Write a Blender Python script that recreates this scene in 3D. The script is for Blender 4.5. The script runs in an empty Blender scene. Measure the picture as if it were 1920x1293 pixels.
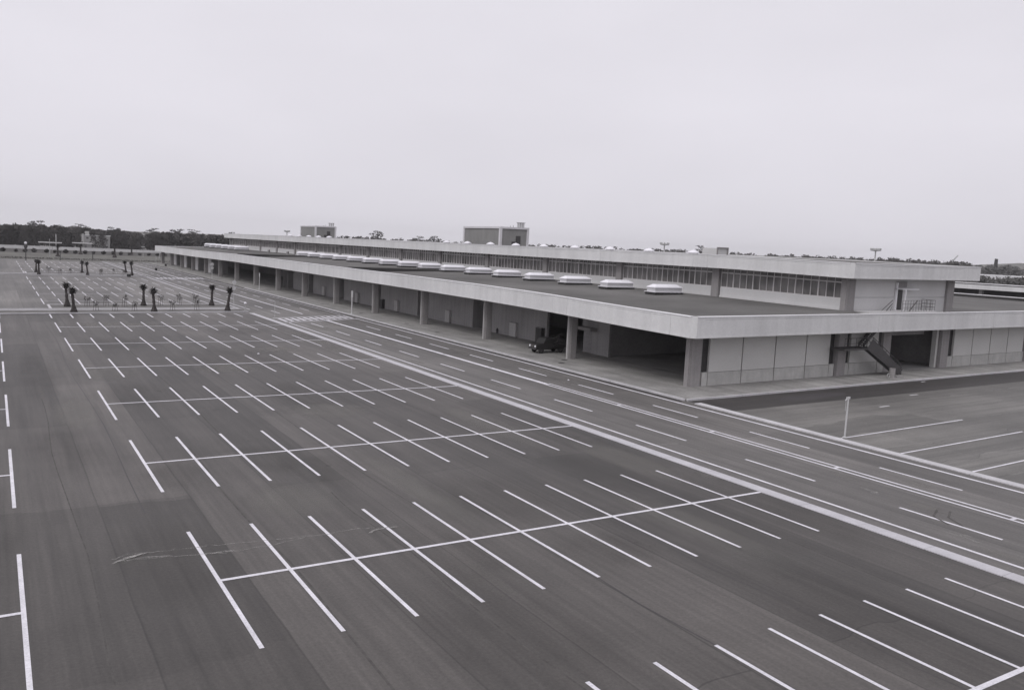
import bpy, bmesh, math, random
from mathutils import Vector, Matrix, noise
random.seed(7)
S = bpy.context.scene
C = S.collection
rad = math.radians

# ------------------------------------------------------------------ camera
F_PX, YAW, PIT, ROL, CAMH = 1558.37, 0.5610, 0.1150, 0.0490, 10.95
def cam_axes():
    cy, sy, cp, sp = math.cos(YAW), math.sin(YAW), math.cos(PIT), math.sin(PIT)
    f = Vector((sy*cp, cy*cp, -sp)); r = Vector((cy, -sy, 0)); u = r.cross(f)
    cr, sr = math.cos(ROL), math.sin(ROL)
    return r*cr + u*sr, u*cr - r*sr, f
cr_, cu_, cf_ = cam_axes()
cd = bpy.data.cameras.new('camera'); cam = bpy.data.objects.new('camera', cd); C.objects.link(cam)
cam.matrix_world = Matrix(((cr_.x, cu_.x, -cf_.x, 0), (cr_.y, cu_.y, -cf_.y, 0), (cr_.z, cu_.z, -cf_.z, CAMH), (0, 0, 0, 1)))
cd.sensor_width = 36; cd.sensor_fit = 'HORIZONTAL'; cd.lens = F_PX/1920*36
cd.clip_start = 0.5; cd.clip_end = 30000
S.camera = cam

# ------------------------------------------------------------------ world, sun, exposure
SUN_EL, SUN_AZ = rad(50), rad(250)
w = bpy.data.worlds.new("World"); S.world = w; w.use_nodes = True
nt = w.node_tree; nt.nodes.clear()
def N(tree, typ, **kw):
    n = tree.nodes.new(typ)
    for k, v in kw.items():
        if k in ('sky_type', 'sun_disc', 'sun_elevation', 'sun_rotation', 'operation', 'blend_type', 'data_type', 'noise_dimensions', 'dust_density', 'air_density', 'altitude', 'interpolation', 'feature', 'offset', 'offset_frequency', 'clamp', 'bands_direction', 'wave_type'):
            setattr(n, k, v)
        else: n.inputs[k].default_value = v
    return n
sky = N(nt, 'ShaderNodeTexSky', sky_type='NISHITA', sun_disc=False, sun_elevation=SUN_EL, sun_rotation=SUN_AZ, dust_density=6.0, air_density=1.0)
bw = nt.nodes.new('ShaderNodeRGBToBW'); nt.links.new(sky.outputs[0], bw.inputs[0])
# the overcast layer evens the clear sky out into one grey sheet with faint soft cloud bands
mr = N(nt, 'ShaderNodeMapRange'); mr.inputs[1].default_value = 0; mr.inputs[2].default_value = 14; mr.inputs[3].default_value = 6.3; mr.inputs[4].default_value = 8.0
nt.links.new(bw.outputs[0], mr.inputs[0])
tc = nt.nodes.new('ShaderNodeTexCoord')
mp = N(nt, 'ShaderNodeMapping'); mp.inputs['Scale'].default_value = (1.5, 1.5, 4.2); mp.inputs['Rotation'].default_value = (0.0, 0.25, 0.5)
nt.links.new(tc.outputs['Generated'], mp.inputs[0])
nz = N(nt, 'ShaderNodeTexNoise', Scale=1.35, Detail=3.5, Roughness=0.5); nt.links.new(mp.outputs[0], nz.inputs['Vector'])
mr2 = N(nt, 'ShaderNodeMapRange'); mr2.inputs[1].default_value = .3; mr2.inputs[2].default_value = .7; mr2.inputs[3].default_value = 0.945; mr2.inputs[4].default_value = 1.035
nt.links.new(nz.outputs[0], mr2.inputs[0])
mu = N(nt, 'ShaderNodeMath', operation='MULTIPLY'); nt.links.new(mr.outputs[0], mu.inputs[0]); nt.links.new(mr2.outputs[0], mu.inputs[1])
mx = N(nt, 'ShaderNodeVectorMath', operation='SCALE'); mx.inputs[0].default_value = (1.0, 0.975, 1.055); nt.links.new(mu.outputs[0], mx.inputs['Scale'])
bg = N(nt, 'ShaderNodeBackground', Strength=0.119); nt.links.new(mx.outputs[0], bg.inputs[0])
wo = nt.nodes.new('ShaderNodeOutputWorld'); nt.links.new(bg.outputs[0], wo.inputs[0])
sd = bpy.data.lights.new('sun', 'SUN'); sd.energy = 1.2; sd.angle = rad(35); sd.color = (1, .985, .96)
so = bpy.data.objects.new('sun', sd); C.objects.link(so)
dv = Vector((math.sin(SUN_AZ)*math.cos(SUN_EL), math.cos(SUN_AZ)*math.cos(SUN_EL), math.sin(SUN_EL)))
so.rotation_euler = (-dv).to_track_quat('-Z', 'Y').to_euler(); so.location = (0, 0, 200)
S.view_settings.view_transform = 'Standard'; S.view_settings.look = 'None'
S.view_settings.exposure = 0.0; S.view_settings.gamma = 1.0; S.view_settings.use_curve_mapping = False

# ------------------------------------------------------------------ helpers
def tag(o, label=None, cat=None, group=None, kind=None):
    if label: o['label'] = label
    if cat: o['category'] = cat
    if group: o['group'] = group
    if kind: o['kind'] = kind
    return o
def empty(name, loc=(0, 0, 0), parent=None):
    o = bpy.data.objects.new(name, None); C.objects.link(o); o.location = loc
    o.empty_display_size = .3
    if parent: o.parent = parent
    return o
class MB:
    """collects faces; build() links them as one mesh object"""
    def __init__(s): s.v = []; s.f = []
    def quad(s, a, b, c, d):
        n = len(s.v); s.v += [tuple(a), tuple(b), tuple(c), tuple(d)]; s.f.append((n, n+1, n+2, n+3)); return s
    def poly(s, pts):
        n = len(s.v); s.v += [tuple(p) for p in pts]; s.f.append(tuple(range(n, n+len(pts)))); return s
    def box(s, x0, x1, y0, y1, z0, z1, ny=1, nx=1):
        for i in range(nx):
            a, b = x0+(x1-x0)*i/nx, x0+(x1-x0)*(i+1)/nx
            for j in range(ny):
                c, d = y0+(y1-y0)*j/ny, y0+(y1-y0)*(j+1)/ny
                s.quad((a, c, z1), (b, c, z1), (b, d, z1), (a, d, z1)); s.quad((a, d, z0), (b, d, z0), (b, c, z0), (a, c, z0))
                if i == 0: s.quad((a, d, z0), (a, c, z0), (a, c, z1), (a, d, z1))
                if i == nx-1: s.quad((b, c, z0), (b, d, z0), (b, d, z1), (b, c, z1))
                if j == 0: s.quad((a, c, z0), (b, c, z0), (b, c, z1), (a, c, z1))
                if j == ny-1: s.quad((b, d, z0), (a, d, z0), (a, d, z1), (b, d, z1))
        return s
    def tube(s, p0, p1, r0, r1=None, n=8, cap=True):
        p0, p1 = Vector(p0), Vector(p1); r1 = r0 if r1 is None else r1
        d = (p1-p0).normalized(); a = d.orthogonal().normalized(); b = d.cross(a)
        A = [p0+(a*math.cos(t)+b*math.sin(t))*r0 for t in [2*math.pi*i/n for i in range(n)]]
        B = [p1+(a*math.cos(t)+b*math.sin(t))*r1 for t in [2*math.pi*i/n for i in range(n)]]
        for i in range(n): s.quad(A[i], A[(i+1) % n], B[(i+1) % n], B[i])
        if cap: s.poly(A[::-1]); s.poly(B)
        return s
    def bar(s, p0, p1, w):  # square bar
        return s.tube(p0, p1, w*.707, n=4)
    def lathe(s, prof, c=(0, 0, 0), n=12):
        for (r0, z0), (r1, z1) in zip(prof, prof[1:]):
            for i in range(n):
                a, b = 2*math.pi*i/n, 2*math.pi*(i+1)/n
                P = lambda r, t, z: (c[0]+r*math.cos(t), c[1]+r*math.sin(t), c[2]+z)
                s.quad(P(r0, a, z0), P(r0, b, z0), P(r1, b, z1), P(r1, a, z1))
        return s
    def build(s, name, mat, parent=None, warp=None, smooth=False, loc=None):
        v = s.v
        o0 = Vector(loc) if loc else Vector((0, 0, 0))
        if warp: v = [(x, y, z+warp(x, y, z)) for x, y, z in v]
        if loc: v = [(x-o0.x, y-o0.y, z-o0.z) for x, y, z in v]
        me = bpy.data.meshes.new(name); me.from_pydata(v, [], s.f)
        bm = bmesh.new(); bm.from_mesh(me); bmesh.ops.remove_doubles(bm, verts=bm.verts, dist=1e-4); bmesh.ops.dissolve_degenerate(bm, dist=1e-5, edges=bm.edges); bm.normal_update(); bm.to_mesh(me); bm.free()
        me.materials.append(mat)
        if smooth: me.polygons.foreach_set('use_smooth', [True]*len(me.polygons))
        o = bpy.data.objects.new(name, me); C.objects.link(o)
        if loc: o.location = o0
        if parent: o.parent = parent
        return o
def share(name, src, loc, parent=None, rotz=0, scale=None):
    o = bpy.data.objects.new(name, src.data); C.objects.link(o); o.location = loc; o.rotation_euler = (0, 0, rotz)
    if scale: o.scale = scale
    if parent: o.parent = parent
    return o
def copy_tree(o, parent=None):
    c = o.copy(); C.objects.link(c)
    if parent: c.parent = parent
    for ch in [x for x in C.objects if x.parent == o]: copy_tree(ch, c)
    return c

def R(x):                    # the site climbs gently to the right of the kerb
    return 0.0112*max(0.0, x-46.0)
BK = [(48, 0), (56, .09), (62, .19), (70, .36), (84, .45), (106, .47), (128, .42), (198, .35), (246, -.05), (310, -.26)]
def interp(K, t):
    if t <= K[0][0]: return K[0][1]
    for (a, va), (b, vb) in zip(K, K[1:]):
        if t <= b: return va+(vb-va)*(t-a)/(b-a)
    return K[-1][1]
def WB(x, y, z):             # camber of the long roof plus the fall of the site
    lo = interp(BK, y)*max(.45, 1-.028*max(0, x-47.4))
    hi = .2*min(1, max(0, y-49)/14)
    if z <= 6.9: d = lo*min(1, max(0, z)/4.5)
    else: d = lo*.5+(hi-lo*.5)*min(1, (z-6.9)/2.0)
    return R(x)+d
WR = lambda x, y, z: R(x)

# ------------------------------------------------------------------ materials
def base_mat(name, col, rough=.85, spec=.3):
    m = bpy.data.materials.new(name); m.use_nodes = True; t = m.node_tree
    b = t.nodes['Principled BSDF']; b.inputs['Roughness'].default_value = rough
    b.inputs['Specular IOR Level'].default_value = spec; b.inputs['Base Color'].default_value = (*col, 1)
    return m, t, b
def coords(t, scale=(1, 1, 1), world=False):
    tc = t.nodes.new('ShaderNodeTexCoord')
    mp = N(t, 'ShaderNodeMapping'); mp.inputs['Scale'].default_value = scale
    if world:
        g = t.nodes.new('ShaderNodeNewGeometry'); t.links.new(g.outputs['Position'], mp.inputs[0])
    else: t.links.new(tc.outputs['Object'], mp.inputs[0])
    return mp.outputs[0]
def noise_f(t, vec, scale, lo, hi, detail=4, a=.3, b=.7, rough=.55):
    n = N(t, 'ShaderNodeTexNoise', Scale=scale, Detail=detail, Roughness=rough); t.links.new(vec, n.inputs['Vector'])
    m = N(t, 'ShaderNodeMapRange'); m.inputs[1].default_value = a; m.inputs[2].default_value = b; m.inputs[3].default_value = lo; m.inputs[4].default_value = hi
    t.links.new(n.outputs[0], m.inputs[0]); return m.outputs[0]
def mul(t, *outs):
    o = outs[0]
    for p in outs[1:]:
        m = N(t, 'ShaderNodeMath', operation='MULTIPLY'); t.links.new(o, m.inputs[0]); t.links.new(p, m.inputs[1]); o = m.outputs[0]
    return o
def tint(t, b, col, f):
    v = N(t, 'ShaderNodeVectorMath', operation='SCALE'); v.inputs[0].default_value = col; t.links.new(f, v.inputs['Scale'])
    t.links.new(v.outputs[0], b.inputs['Base Color'])
def bump(t, b, f, strength=.2, dist=.02):
    n = N(t, 'ShaderNodeBump', Strength=strength, Distance=dist); t.links.new(f, n.inputs['Height']); t.links.new(n.outputs[0], b.inputs['Normal'])
def rough_mat(name, col, rough=.85, spec=.3, var=.12, big=.25, fine=9.0, streak=None, world=True, bumps=.15):
    """a weathered plain surface: broad clouding, fine grain, optional run-off streaks"""
    m, t, b = base_mat(name, col, rough, spec)
    v = coords(t, world=world)
    fs = [noise_f(t, v, big, 1-var, 1+var*.7), noise_f(t, v, fine, 1-var*.5, 1+var*.5, detail=2)]
    if streak:
        fs.append(noise_f(t, coords(t, streak, world), 1.0, 1-var*1.2, 1+var*.4, detail=3))
    f = mul(t, *fs); tint(t, b, col, f)
    if bumps: bump(t, b, fs[1], bumps, .01)
    return m
def asphalt_mat(name, col, strip=True, axis='y'):
    m, t, b = base_mat(name, col, .58, .42)
    v = coords(t, world=True)
    fs = [noise_f(t, v, .045, .80, 1.18, detail=4), noise_f(t, v, .5, .92, 1.08, detail=5), noise_f(t, v, 9.0, .74, 1.26, detail=4, rough=.85)]
    st = coords(t, (.9, .03, 1) if axis == 'y' else (.03, .9, 1), True)
    fs.append(noise_f(t, st, 1.0, .72, 1.2, detail=6, rough=.68))
    fs.append(noise_f(t, coords(t, (3.6, .09, 1) if axis == 'y' else (.09, 3.6, 1), True), 1.0, .82, 1.15, detail=4, rough=.65))
    if strip:   # paver passes: long lanes of slightly different mixes with a fine cold joint between them
        dn = N(t, 'ShaderNodeTexNoise', Scale=.22, Detail=3.0); t.links.new(v, dn.inputs['Vector'])
        sc = N(t, 'ShaderNodeVectorMath', operation='MULTIPLY_ADD'); sc.inputs[1].default_value = (.16, 3.0, 0); t.links.new(dn.outputs['Color'], sc.inputs[0]); t.links.new(v, sc.inputs[2])
        mp = N(t, 'ShaderNodeMapping'); mp.inputs['Rotation'].default_value = (0, 0, rad(90) if axis == 'y' else 0); t.links.new(sc.outputs[0], mp.inputs[0])
        for (wd, hh, lo, hi, ms, off) in ((37.0, 3.45, .76, 1.2, .05, .43), (14.5, 6.9, .86, 1.13, .0, .58)):
            br = N(t, 'ShaderNodeTexBrick', Scale=1.0, offset=off, offset_frequency=2)
            br.inputs['Color1'].default_value = (lo, lo, lo, 1); br.inputs['Color2'].default_value = (hi, hi, hi, 1); br.inputs['Mortar'].default_value = (.6, .6, .6, 1)
            br.inputs['Mortar Size'].default_value = ms; br.inputs['Mortar Smooth'].default_value = 1.0; br.inputs['Bias'].default_value = 0
            br.inputs['Brick Width'].default_value = wd; br.inputs['Row Height'].default_value = hh
            t.links.new(mp.outputs[0], br.inputs['Vector'])
            g = t.nodes.new('ShaderNodeRGBToBW'); t.links.new(br.outputs['Color'], g.inputs[0]); fs.append(g.outputs[0])
    f = mul(t, *fs); tint(t, b, col, f)
    bump(t, b, fs[2], .25, .01)
    return m
M = {}
M['asphalt'] = asphalt_mat('asphalt_car_park', (.083, .076, .071))
M['asphalt_far_haze'] = asphalt_mat('asphalt_haze_lightened', (.135, .127, .120))  # far sections lightened: distance haze and flare put into the colour
M['road'] = asphalt_mat('asphalt_road', (.122, .115, .109))
M['asphalt_side'] = asphalt_mat('asphalt_side_yard', (.145, .139, .130), axis='x')
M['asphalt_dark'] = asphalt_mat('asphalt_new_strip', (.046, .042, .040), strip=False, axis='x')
M['stain_and_shade'] = rough_mat('damp_stain', (.055, .05, .052), .6, .4)  # damp asphalt; also darkens the second hall's back wall for shade
def patch_mat(name, col, amt):
    m, t, b = base_mat(name, col, .85, .2)
    tc = t.nodes.new('ShaderNodeTexCoord'); mp = N(t, 'ShaderNodeMapping'); mp.inputs['Location'].default_value = (-1, -1, 0); mp.inputs['Scale'].default_value = (2, 2, 0)
    t.links.new(tc.outputs['Generated'], mp.inputs[0]); gr = t.nodes.new('ShaderNodeTexGradient'); gr.gradient_type = 'SPHERICAL'; t.links.new(mp.outputs[0], gr.inputs[0])
    r = N(t, 'ShaderNodeMapRange'); r.inputs[1].default_value = .05; r.inputs[2].default_value = .5; r.inputs[3].default_value = 0; r.inputs[4].default_value = amt; t.links.new(gr.outputs[1], r.inputs[0])
    n1 = noise_f(t, coords(t, (1, .22, 1), True), 1.1, .35, 1.0, detail=7, a=.34, b=.66, rough=.62)
    f = mul(t, r.outputs[0], n1); t.links.new(f, b.inputs['Alpha'])
    return m
M['wear_pale'] = patch_mat('worn_pale_asphalt', (.25, .24, .225), .4)
M['wear_dark'] = patch_mat('dark_stained_asphalt', (.045, .042, .040), .13)
def dust_mat(name, col, amt):
    m, t, b = base_mat(name, col, .95, .15)
    f = mul(t, noise_f(t, coords(t, world=True), 3.2, 0, amt, detail=6, a=.36, b=.62, rough=.7), noise_f(t, coords(t, world=True), 22, .4, 1.1, detail=2)); t.links.new(f, b.inputs['Alpha'])
    return m
M['dust'] = dust_mat('dusty_scrape', (.38, .37, .355), 1.0)
M['tyre'] = rough_mat('tyre_rubber_mark', (.088, .083, .079), .8, .3, .3, 2, 12)
M['scuff'] = rough_mat('pale_scuff', (.25, .245, .235), .95, .2, .5, 1.5, 12)
def line_mat(name, col):
    m, t, b = base_mat(name, col, .75, .3)
    v = coords(t, world=True)
    f = mul(t, noise_f(t, v, 1.1, .82, 1.06, detail=6), noise_f(t, v, 14, .8, 1.05, detail=3)); tint(t, b, col, f)
    return m
M['paint'] = line_mat('white_line_paint', (.76, .745, .79))
M['paint_old'] = line_mat('worn_line_paint', (.56, .545, .565))
M['kerb'] = rough_mat('kerb_concrete', (.52, .51, .525), .9, .2, .14, .6, 8)
M['gutter'] = rough_mat('gutter_concrete', (.50, .49, .515), .9, .2, .1, .8, 8)
M['pavement'] = rough_mat('pavement_concrete', (.30, .293, .283), .92, .2, .2, .35, 5, (.8, .12, 1))
M['soil'] = rough_mat('planting_soil', (.16, .155, .15), .95, .1, .25, .6, 6)
M['path'] = rough_mat('path_concrete', (.36, .355, .355), .92, .2, .15, .5, 5)
M['grass'] = rough_mat('dry_turf', (.15, .147, .135), .95, .1, .3, .12, 3)
M['grass_dark'] = rough_mat('rough_turf', (.095, .092, .088), .95, .1, .3, .1, 3)
M['ground'] = rough_mat('open_ground', (.20, .197, .19), .95, .1, .25, .01, 1)
M['fascia'] = rough_mat('painted_fascia', (.63, .628, .63), .7, .35, .075, .12, 4, (.9, .9, .05), bumps=.05)
M['coping'] = rough_mat('white_coping', (.84, .835, .85), .6, .35, .06, .4, 6)
M['roof'] = rough_mat('gravel_roof', (.138, .1345, .130), .95, .15, .26, .09, 14)
M['roof_dark'] = rough_mat('bitumen_and_shade', (.05, .048, .048), .8, .3, .2, .4, 6)  # roof bitumen; also colours dark sheets that stand in for shade
M['conc'] = rough_mat('board_marked_concrete', (.30, .287, .286), .9, .2, .1, .5, 6, (6, 6, .15))
M['conc_dark'] = rough_mat('shaded_wall_concrete', (.33, .32, .32), .9, .2, .1, .4, 6, (3, 3, .12))
M['interior'] = rough_mat('hall_interior', (.30, .29, .292), .9, .2, .2, .3, 4)
M['ceiling'] = rough_mat('hall_soffit', (.32, .31, .312), .9, .2, .15, .3, 4)
M['floor'] = rough_mat('hall_floor', (.32, .315, .31), .85, .3, .2, .3, 4)
M['panel'] = rough_mat('pale_wall_panel', (.54, .535, .52), .8, .3, .05, .3, 5)
M['plinth'] = rough_mat('plinth_concrete', (.46, .455, .44), .9, .2, .1, .7, 6, (2.5, 2.5, .5))
M['sill'] = rough_mat('pale_sill_panel', (.58, .575, .575), .8, .3, .05, .3, 5)
M['frame'] = rough_mat('window_frame_paint', (.62, .60, .60), .6, .4, .05, .5, 6, bumps=0)
M['metal_dark'] = rough_mat('dark_steel', (.055, .052, .053), .6, .4, .15, 1, 8, bumps=0)
M['rail'] = rough_mat('weathered_rail', (.14, .135, .133), .6, .4, .1, 1, 8, bumps=0)
M['metal_pale'] = rough_mat('galvanised_steel', (.50, .50, .50), .5, .5, .1, 1, 8, bumps=0)
M['pole_grey'] = rough_mat('grey_pole_paint', (.42, .42, .42), .6, .4, .1, 1, 8, bumps=0)
M['skylight_side'] = rough_mat('skylight_side_shade', (.50, .495, .51), .5, .5, .05, .6, 6, bumps=0)  # greyed sides: shade of the faces turned from the light, put into the colour
M['skylight'] = rough_mat('white_skylight', (.80, .79, .83), .45, .5, .05, .6, 6, bumps=0)
M['cabinet'] = rough_mat('pale_cabinet_paint', (.45, .44, .435), .6, .4, .06, 1, 6, bumps=0)
M['pent'] = rough_mat('penthouse_panel', (.25, .248, .243), .85, .25, .08, .3, 4, (1, 1, .3))
M['pent_frame'] = rough_mat('penthouse_frame', (.62, .61, .63), .7, .3, .06, .3, 4)
M['black'] = rough_mat('black_rubber', (.03, .029, .029), .7, .3, .1, 2, 8, bumps=0)
M['truck'] = rough_mat('dark_truck_paint', (.028, .026, .026), .5, .4, .1, 1, 6, bumps=0)
M['load'] = rough_mat('truck_load_cloth', (.09, .086, .083), .9, .2, .35, 3, 9)
M['bark'] = rough_mat('bark', (.075, .068, .066), .95, .1, .25, 2, 9)
M['palm_bark'] = rough_mat('palm_bark', (.06, .054, .053), .95, .1, .3, 3, 9)
M['house'] = rough_mat('pale_house_wall', (.42, .415, .41), .85, .2, .08, .3, 4)
M['bush'] = rough_mat('bush_leaves', (.06, .058, .055), .9, .2, .3, .6, 5, bumps=0)
def leaf_mat(name, col, var):
    m, t, b = base_mat(name, col, .8, .2)
    v = coords(t, world=True)
    f = mul(t, noise_f(t, v, .22, 1-var, 1+var, detail=4), noise_f(t, v, 2.5, .8, 1.2, detail=2)); tint(t, b, col, f)
    return m
M['leaf'] = leaf_mat('pine_needles', (.062, .058, .056), .35)
M['leaf_palm'] = leaf_mat('palm_leaf', (.05, .046, .045), .3)
M['leaf_far'] = leaf_mat('far_wood_leaves', (.085, .083, .08), .3)
def glass_mat():
    m, t, b = base_mat('window_glass', (.12, .115, .114), .08, .5)
    v = coords(t, (1, .6, .5), True)
    f = noise_f(t, v, .8, .6, 1.9, detail=2); tint(t, b, (.12, .115, .114), f)
    r = noise_f(t, v, .35, .04, .16); t.links.new(r, b.inputs['Roughness'])
    return m
M['glass'] = glass_mat()
def lamp_mat():
    m, t, b = base_mat('headlamp_glass', (.85, .85, .87), .1, .8); return m
M['lens'] = lamp_mat()

# ------------------------------------------------------------------ ground, car park, road
def sheet(name, x0, x1, y0, y1, z, mat, label, dx=None, kind='structure', parent=None):
    m = MB(); xs = sorted(set([x0, x1]+[v for v in (46.0,) if x0 < v < x1]))
    for a, b in zip(xs, xs[1:]): m.quad((a, y0, z), (b, y0, z), (b, y1, z), (a, y1, z))
    o = m.build(name, mat, parent, WR)
    if not parent: tag(o, label, None, None, kind)
    return o
sheet('ground', -2600, 2600, -800, 2600, -.02, M['ground'], 'open flat ground running out to the horizon')
park = sheet('car_park', -60, 31.05, -12, 119, .0, M['asphalt'], 'large empty asphalt car park marked out with white bays')
far_bays = sheet('far_asphalt', -60, 31.05, 119, 309, .0, M['asphalt_far_haze'], '', parent=park)
road = sheet('road', 31.05, 45.0, -12, 326, .002, M['road'], 'four lane asphalt service road beside the long market hall')
yard = sheet('side_yard', 45.2, 210, -12, 41.9, .002, M['asphalt_side'], 'grey asphalt yard in front of the hall end wall')
strip = sheet('asphalt_strip', 45.2, 210, 41.9, 46.2, .004, M['asphalt_dark'], 'strip of fresh dark asphalt along the end pavement')
st = MB()
for k in range(1):
    pts = [(52.5, 43.4), (56, 43.0), (60.2, 43.3), (61.6, 44.2), (58.8, 44.9), (55.2, 44.7), (53.2, 44.3)]
    st.poly([(x, y, .008) for x, y in pts])
st.build('damp_stain', M['stain_and_shade'], strip, WR)

# bay markings: every painted line is its own piece on the asphalt
X0, BW_, Y6, PD = 5.935, 2.282, 26.286, 15.389
sep_src = MB().box(-.066, .066, -5, 5, .004, .008).build('bay_line', M['paint'], park)
sep_src.location = (X0, Y6, 0); used = [True]
half_src = MB().box(-.08, .08, -2.5, 2.5, .004, .008).build('bay_line', M['paint'], park); half_src.location = (X0, Y6+PD*6-2.5, 0)
def bay(x, y, mat=None): share('bay_line', sep_src, (x+random.uniform(-.015, .015), y+random.uniform(-.04, .04), 0), park)
def skew(x, y): return 0.10*(x-6)*max(0, min(1, (y-95)/40))
cl_src = {}
def centre(x0, x1, y):
    m = MB().quad((x0, y-.085+skew(x0, y), .010), (x1, y-.085+skew(x1, y), .010), (x1, y+.085+skew(x1, y), .010), (x0, y+.085+skew(x0, y), .010))
    m.build('bay_centre_line', M['paint'], park)
rowsA = [Y6+PD*k for k in range(-1, 6)]
for y in rowsA:
    for i in range(11):
        if y == Y6 and i == 0: continue
        bay(X0+BW_*i, y+skew(X0+BW_*i, y))
    centre(X0, 31.0, y)
    for i in range(4): bay(.543-BW_*i, y)
    centre(.543-BW_*3.5, .543, y)
for i in range(1, 11): share('bay_line', half_src, (X0+BW_*i, Y6+PD*6-2.5+skew(X0+BW_*i, 118), 0), park)
for i in range(4): share('bay_line', half_src, (.543-BW_*i, Y6+PD*6-2.5, 0), park)
rowsB = [139.2+PD*k for k in range(5)]; rowsC = [226.8+PD*k for k in range(5)]
for y in rowsB+rowsC:
    for i in range(11): bay(X0+BW_*i+.15, y+skew(X0+BW_*i, y)*.7)
    centre(X0+.15, 31.0, y)

# road markings
def mark(name, x0, x1, y0, y1, mat='paint', z=.006, parent=None):
    return MB().quad((x0, y0, z), (x1, y0, z), (x1, y1, z), (x0, y1, z)).build(name, M[mat], parent or road)
mark('edge_line', 32.49, 32.68, -12, 106.5); mark('edge_line', 32.50, 32.66, 126, 320)
mark('edge_line', 43.76, 43.99, -12, 112); mark('edge_line', 43.86, 44.02, 118.5, 320)
dash = mark('lane_dash', -.085, .085, -2.32, 2.32)
dash.location = (35.25, 47.5, 0)
k = -5
for k in range(-6, 28):
    y = 47.5+9.31*k
    if k != 0 and not 104 < y < 121: share('lane_dash', dash, (35.25, y, 0), road)
    y = 52.6+9.31*k
    if not 104 < y < 121: share('lane_dash', dash, (41.2, y, 0), road)
for x in (38.5, 39.02): mark('centre_line', x-.085, x+.085, -12, 56)
mark('centre_line', 38.45, 38.9, 56, 110); mark('centre_line', 38.2, 38.5, 119, 320)
for k in range(8): mark('centre_tick', 38.59, 38.93, 9.3+9.31*k-.09, 9.3+9.31*k+.09)
mark('kerb_shade_gutter', 44.35, 44.86, 46.2, 300, 'asphalt_dark')  # dark gutter line with the shade of the kerb face painted in
# pedestrian crossing (two stop lines and zebra bars), running slightly aslant across the four lanes
def cross(y0, sl, name_extra=''):
    f = lambda x, dy: (x, y0+dy+sl*(x-32), .008)
    for dy in (-.2, 5.2):
        MB().quad(f(32.2, dy), f(44, dy), f(44, dy+.35), f(32.2, dy+.35)).build('stop_line', M['paint'], road)
    for k in range(12):
        x = 32.6+.97*k
        MB().quad(f(x, .9), f(x+.45, .9), f(x+.45, 4.5), f(x, 4.5)).build('zebra_bar', M['paint'], road)
cross(107.2, .36); cross(207.5, .3)
# faded older marks and pale tyre scrapes
for x0, y0, L in ((41.7, 62, 3), (36.5, 66, 1.6), (37.3, 90, 2.2), (30.2, 86, 2.6), (29.5, 90, 2.0), (42.1, 81, 1.5), (36.4, 24, 1.4), (40.6, 30, .9), (37.0, 13, 2.2), (34.0, 17.5, 2.6), (33.6, 14.6, 1.6)):
    m = MB(); n = 7
    for q in range(n):
        a = random.uniform(-.35, .35); yy = y0+random.uniform(-.3, .3)*L; l = random.uniform(.2, .55)*L; ww = random.uniform(.03, .09)
        m.quad((x0+a, yy, .009+.0006*q), (x0+a+ww, yy, .009+.0006*q), (x0+a+ww*1.2, yy+l, .009+.0006*q), (x0+a+.02, yy+l, .009+.0006*q))
    m.build('scrape_mark', M['dust'], road)
def ribbon(m, pts, w, z):
    for (a, b) in zip(pts, pts[1:]):
        d = Vector((b[0]-a[0], b[1]-a[1], 0)).normalized(); n = Vector((-d.y, d.x, 0))*w
        m.quad((a[0]-n.x, a[1]-n.y, z), (b[0]-n.x, b[1]-n.y, z), (b[0]+n.x, b[1]+n.y, z), (a[0]+n.x, a[1]+n.y, z))
def wobble(pts, k=5, a=.06):
    out = []
    for p, q in zip(pts, pts[1:]):
        for i in range(k): out.append((p[0]+(q[0]-p[0])*i/k+random.uniform(-a, a)*.4, p[1]+(q[1]-p[1])*i/k+random.uniform(-a, a)))
    return out+[pts[-1]]
m = MB()
for i, (pts, ww) in enumerate(((((3.2, 29.5), (3.7, 29.85), (4.5, 29.65), (5.4, 29.65), (7.0, 29.42), (9.0, 29.15), (10.5, 29.0), (11.6, 29.15), (12.4, 28.9)), .022),
        (((3.3, 29.3), (4.7, 29.05), (5.6, 28.9), (6.6, 28.62), (8.1, 28.68), (9.6, 29.0)), .02), (((3.4, 29.25), (4.2, 29.3), (5.0, 29.15)), .03),
        (((6.0, 28.8), (6.6, 28.75), (7.0, 28.7)), .045), (((11.9, 28.5), (12.5, 28.75), (13.2, 28.7)), .05))):
    ribbon(m, wobble(pts), ww, .010+.0008*i)
for i in range(9): ribbon(m, wobble([(3.15+.09*i, 29.1+.05*i), (3.7+.08*i, 29.55+.02*i)], 4, .05), .03, .015+.0007*i)
m.build('tyre_scrape', M['dust'], park)
for pts in (((35.0, 19.4), (35.5, 20.4), (36.6, 20.9)), ((35.4, 19.0), (36.0, 20.0), (37.0, 20.5))):
    m = MB(); ribbon(m, wobble(pts, 6, .01), .05, .010); m.build('tyre_mark', M['tyre'], road)
DK = [(18.8, 30.6, 3.4, 4.6), (19.1, 23.3, 2.6, 2.2), (13.1, 37.6, 2.2, 4), (6.9, 39.1, 2, 3), (11.4, 40.5, 1.5, 3.5), (13.9, 25.1, 2, 4), (12.6, 19.2, 3, 5), (5.0, 28.6, 2.2, 5), (25.9, 32.5, 2, 5), (29, 35.5, 1.5, 6), (29.6, 23.5, 1.6, 6), (18.1, 56.8, 3, 7), (18.4, 76, 6, 8), (8, 60, 3, 6), (3, 46, 2, 7), (23, 15, 3, 6), (-1, 34, 2.4, 8), (24, 98, 4, 5), (10, 88, 4, 6), (2.6, 70, 1.6, 14)]
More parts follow.
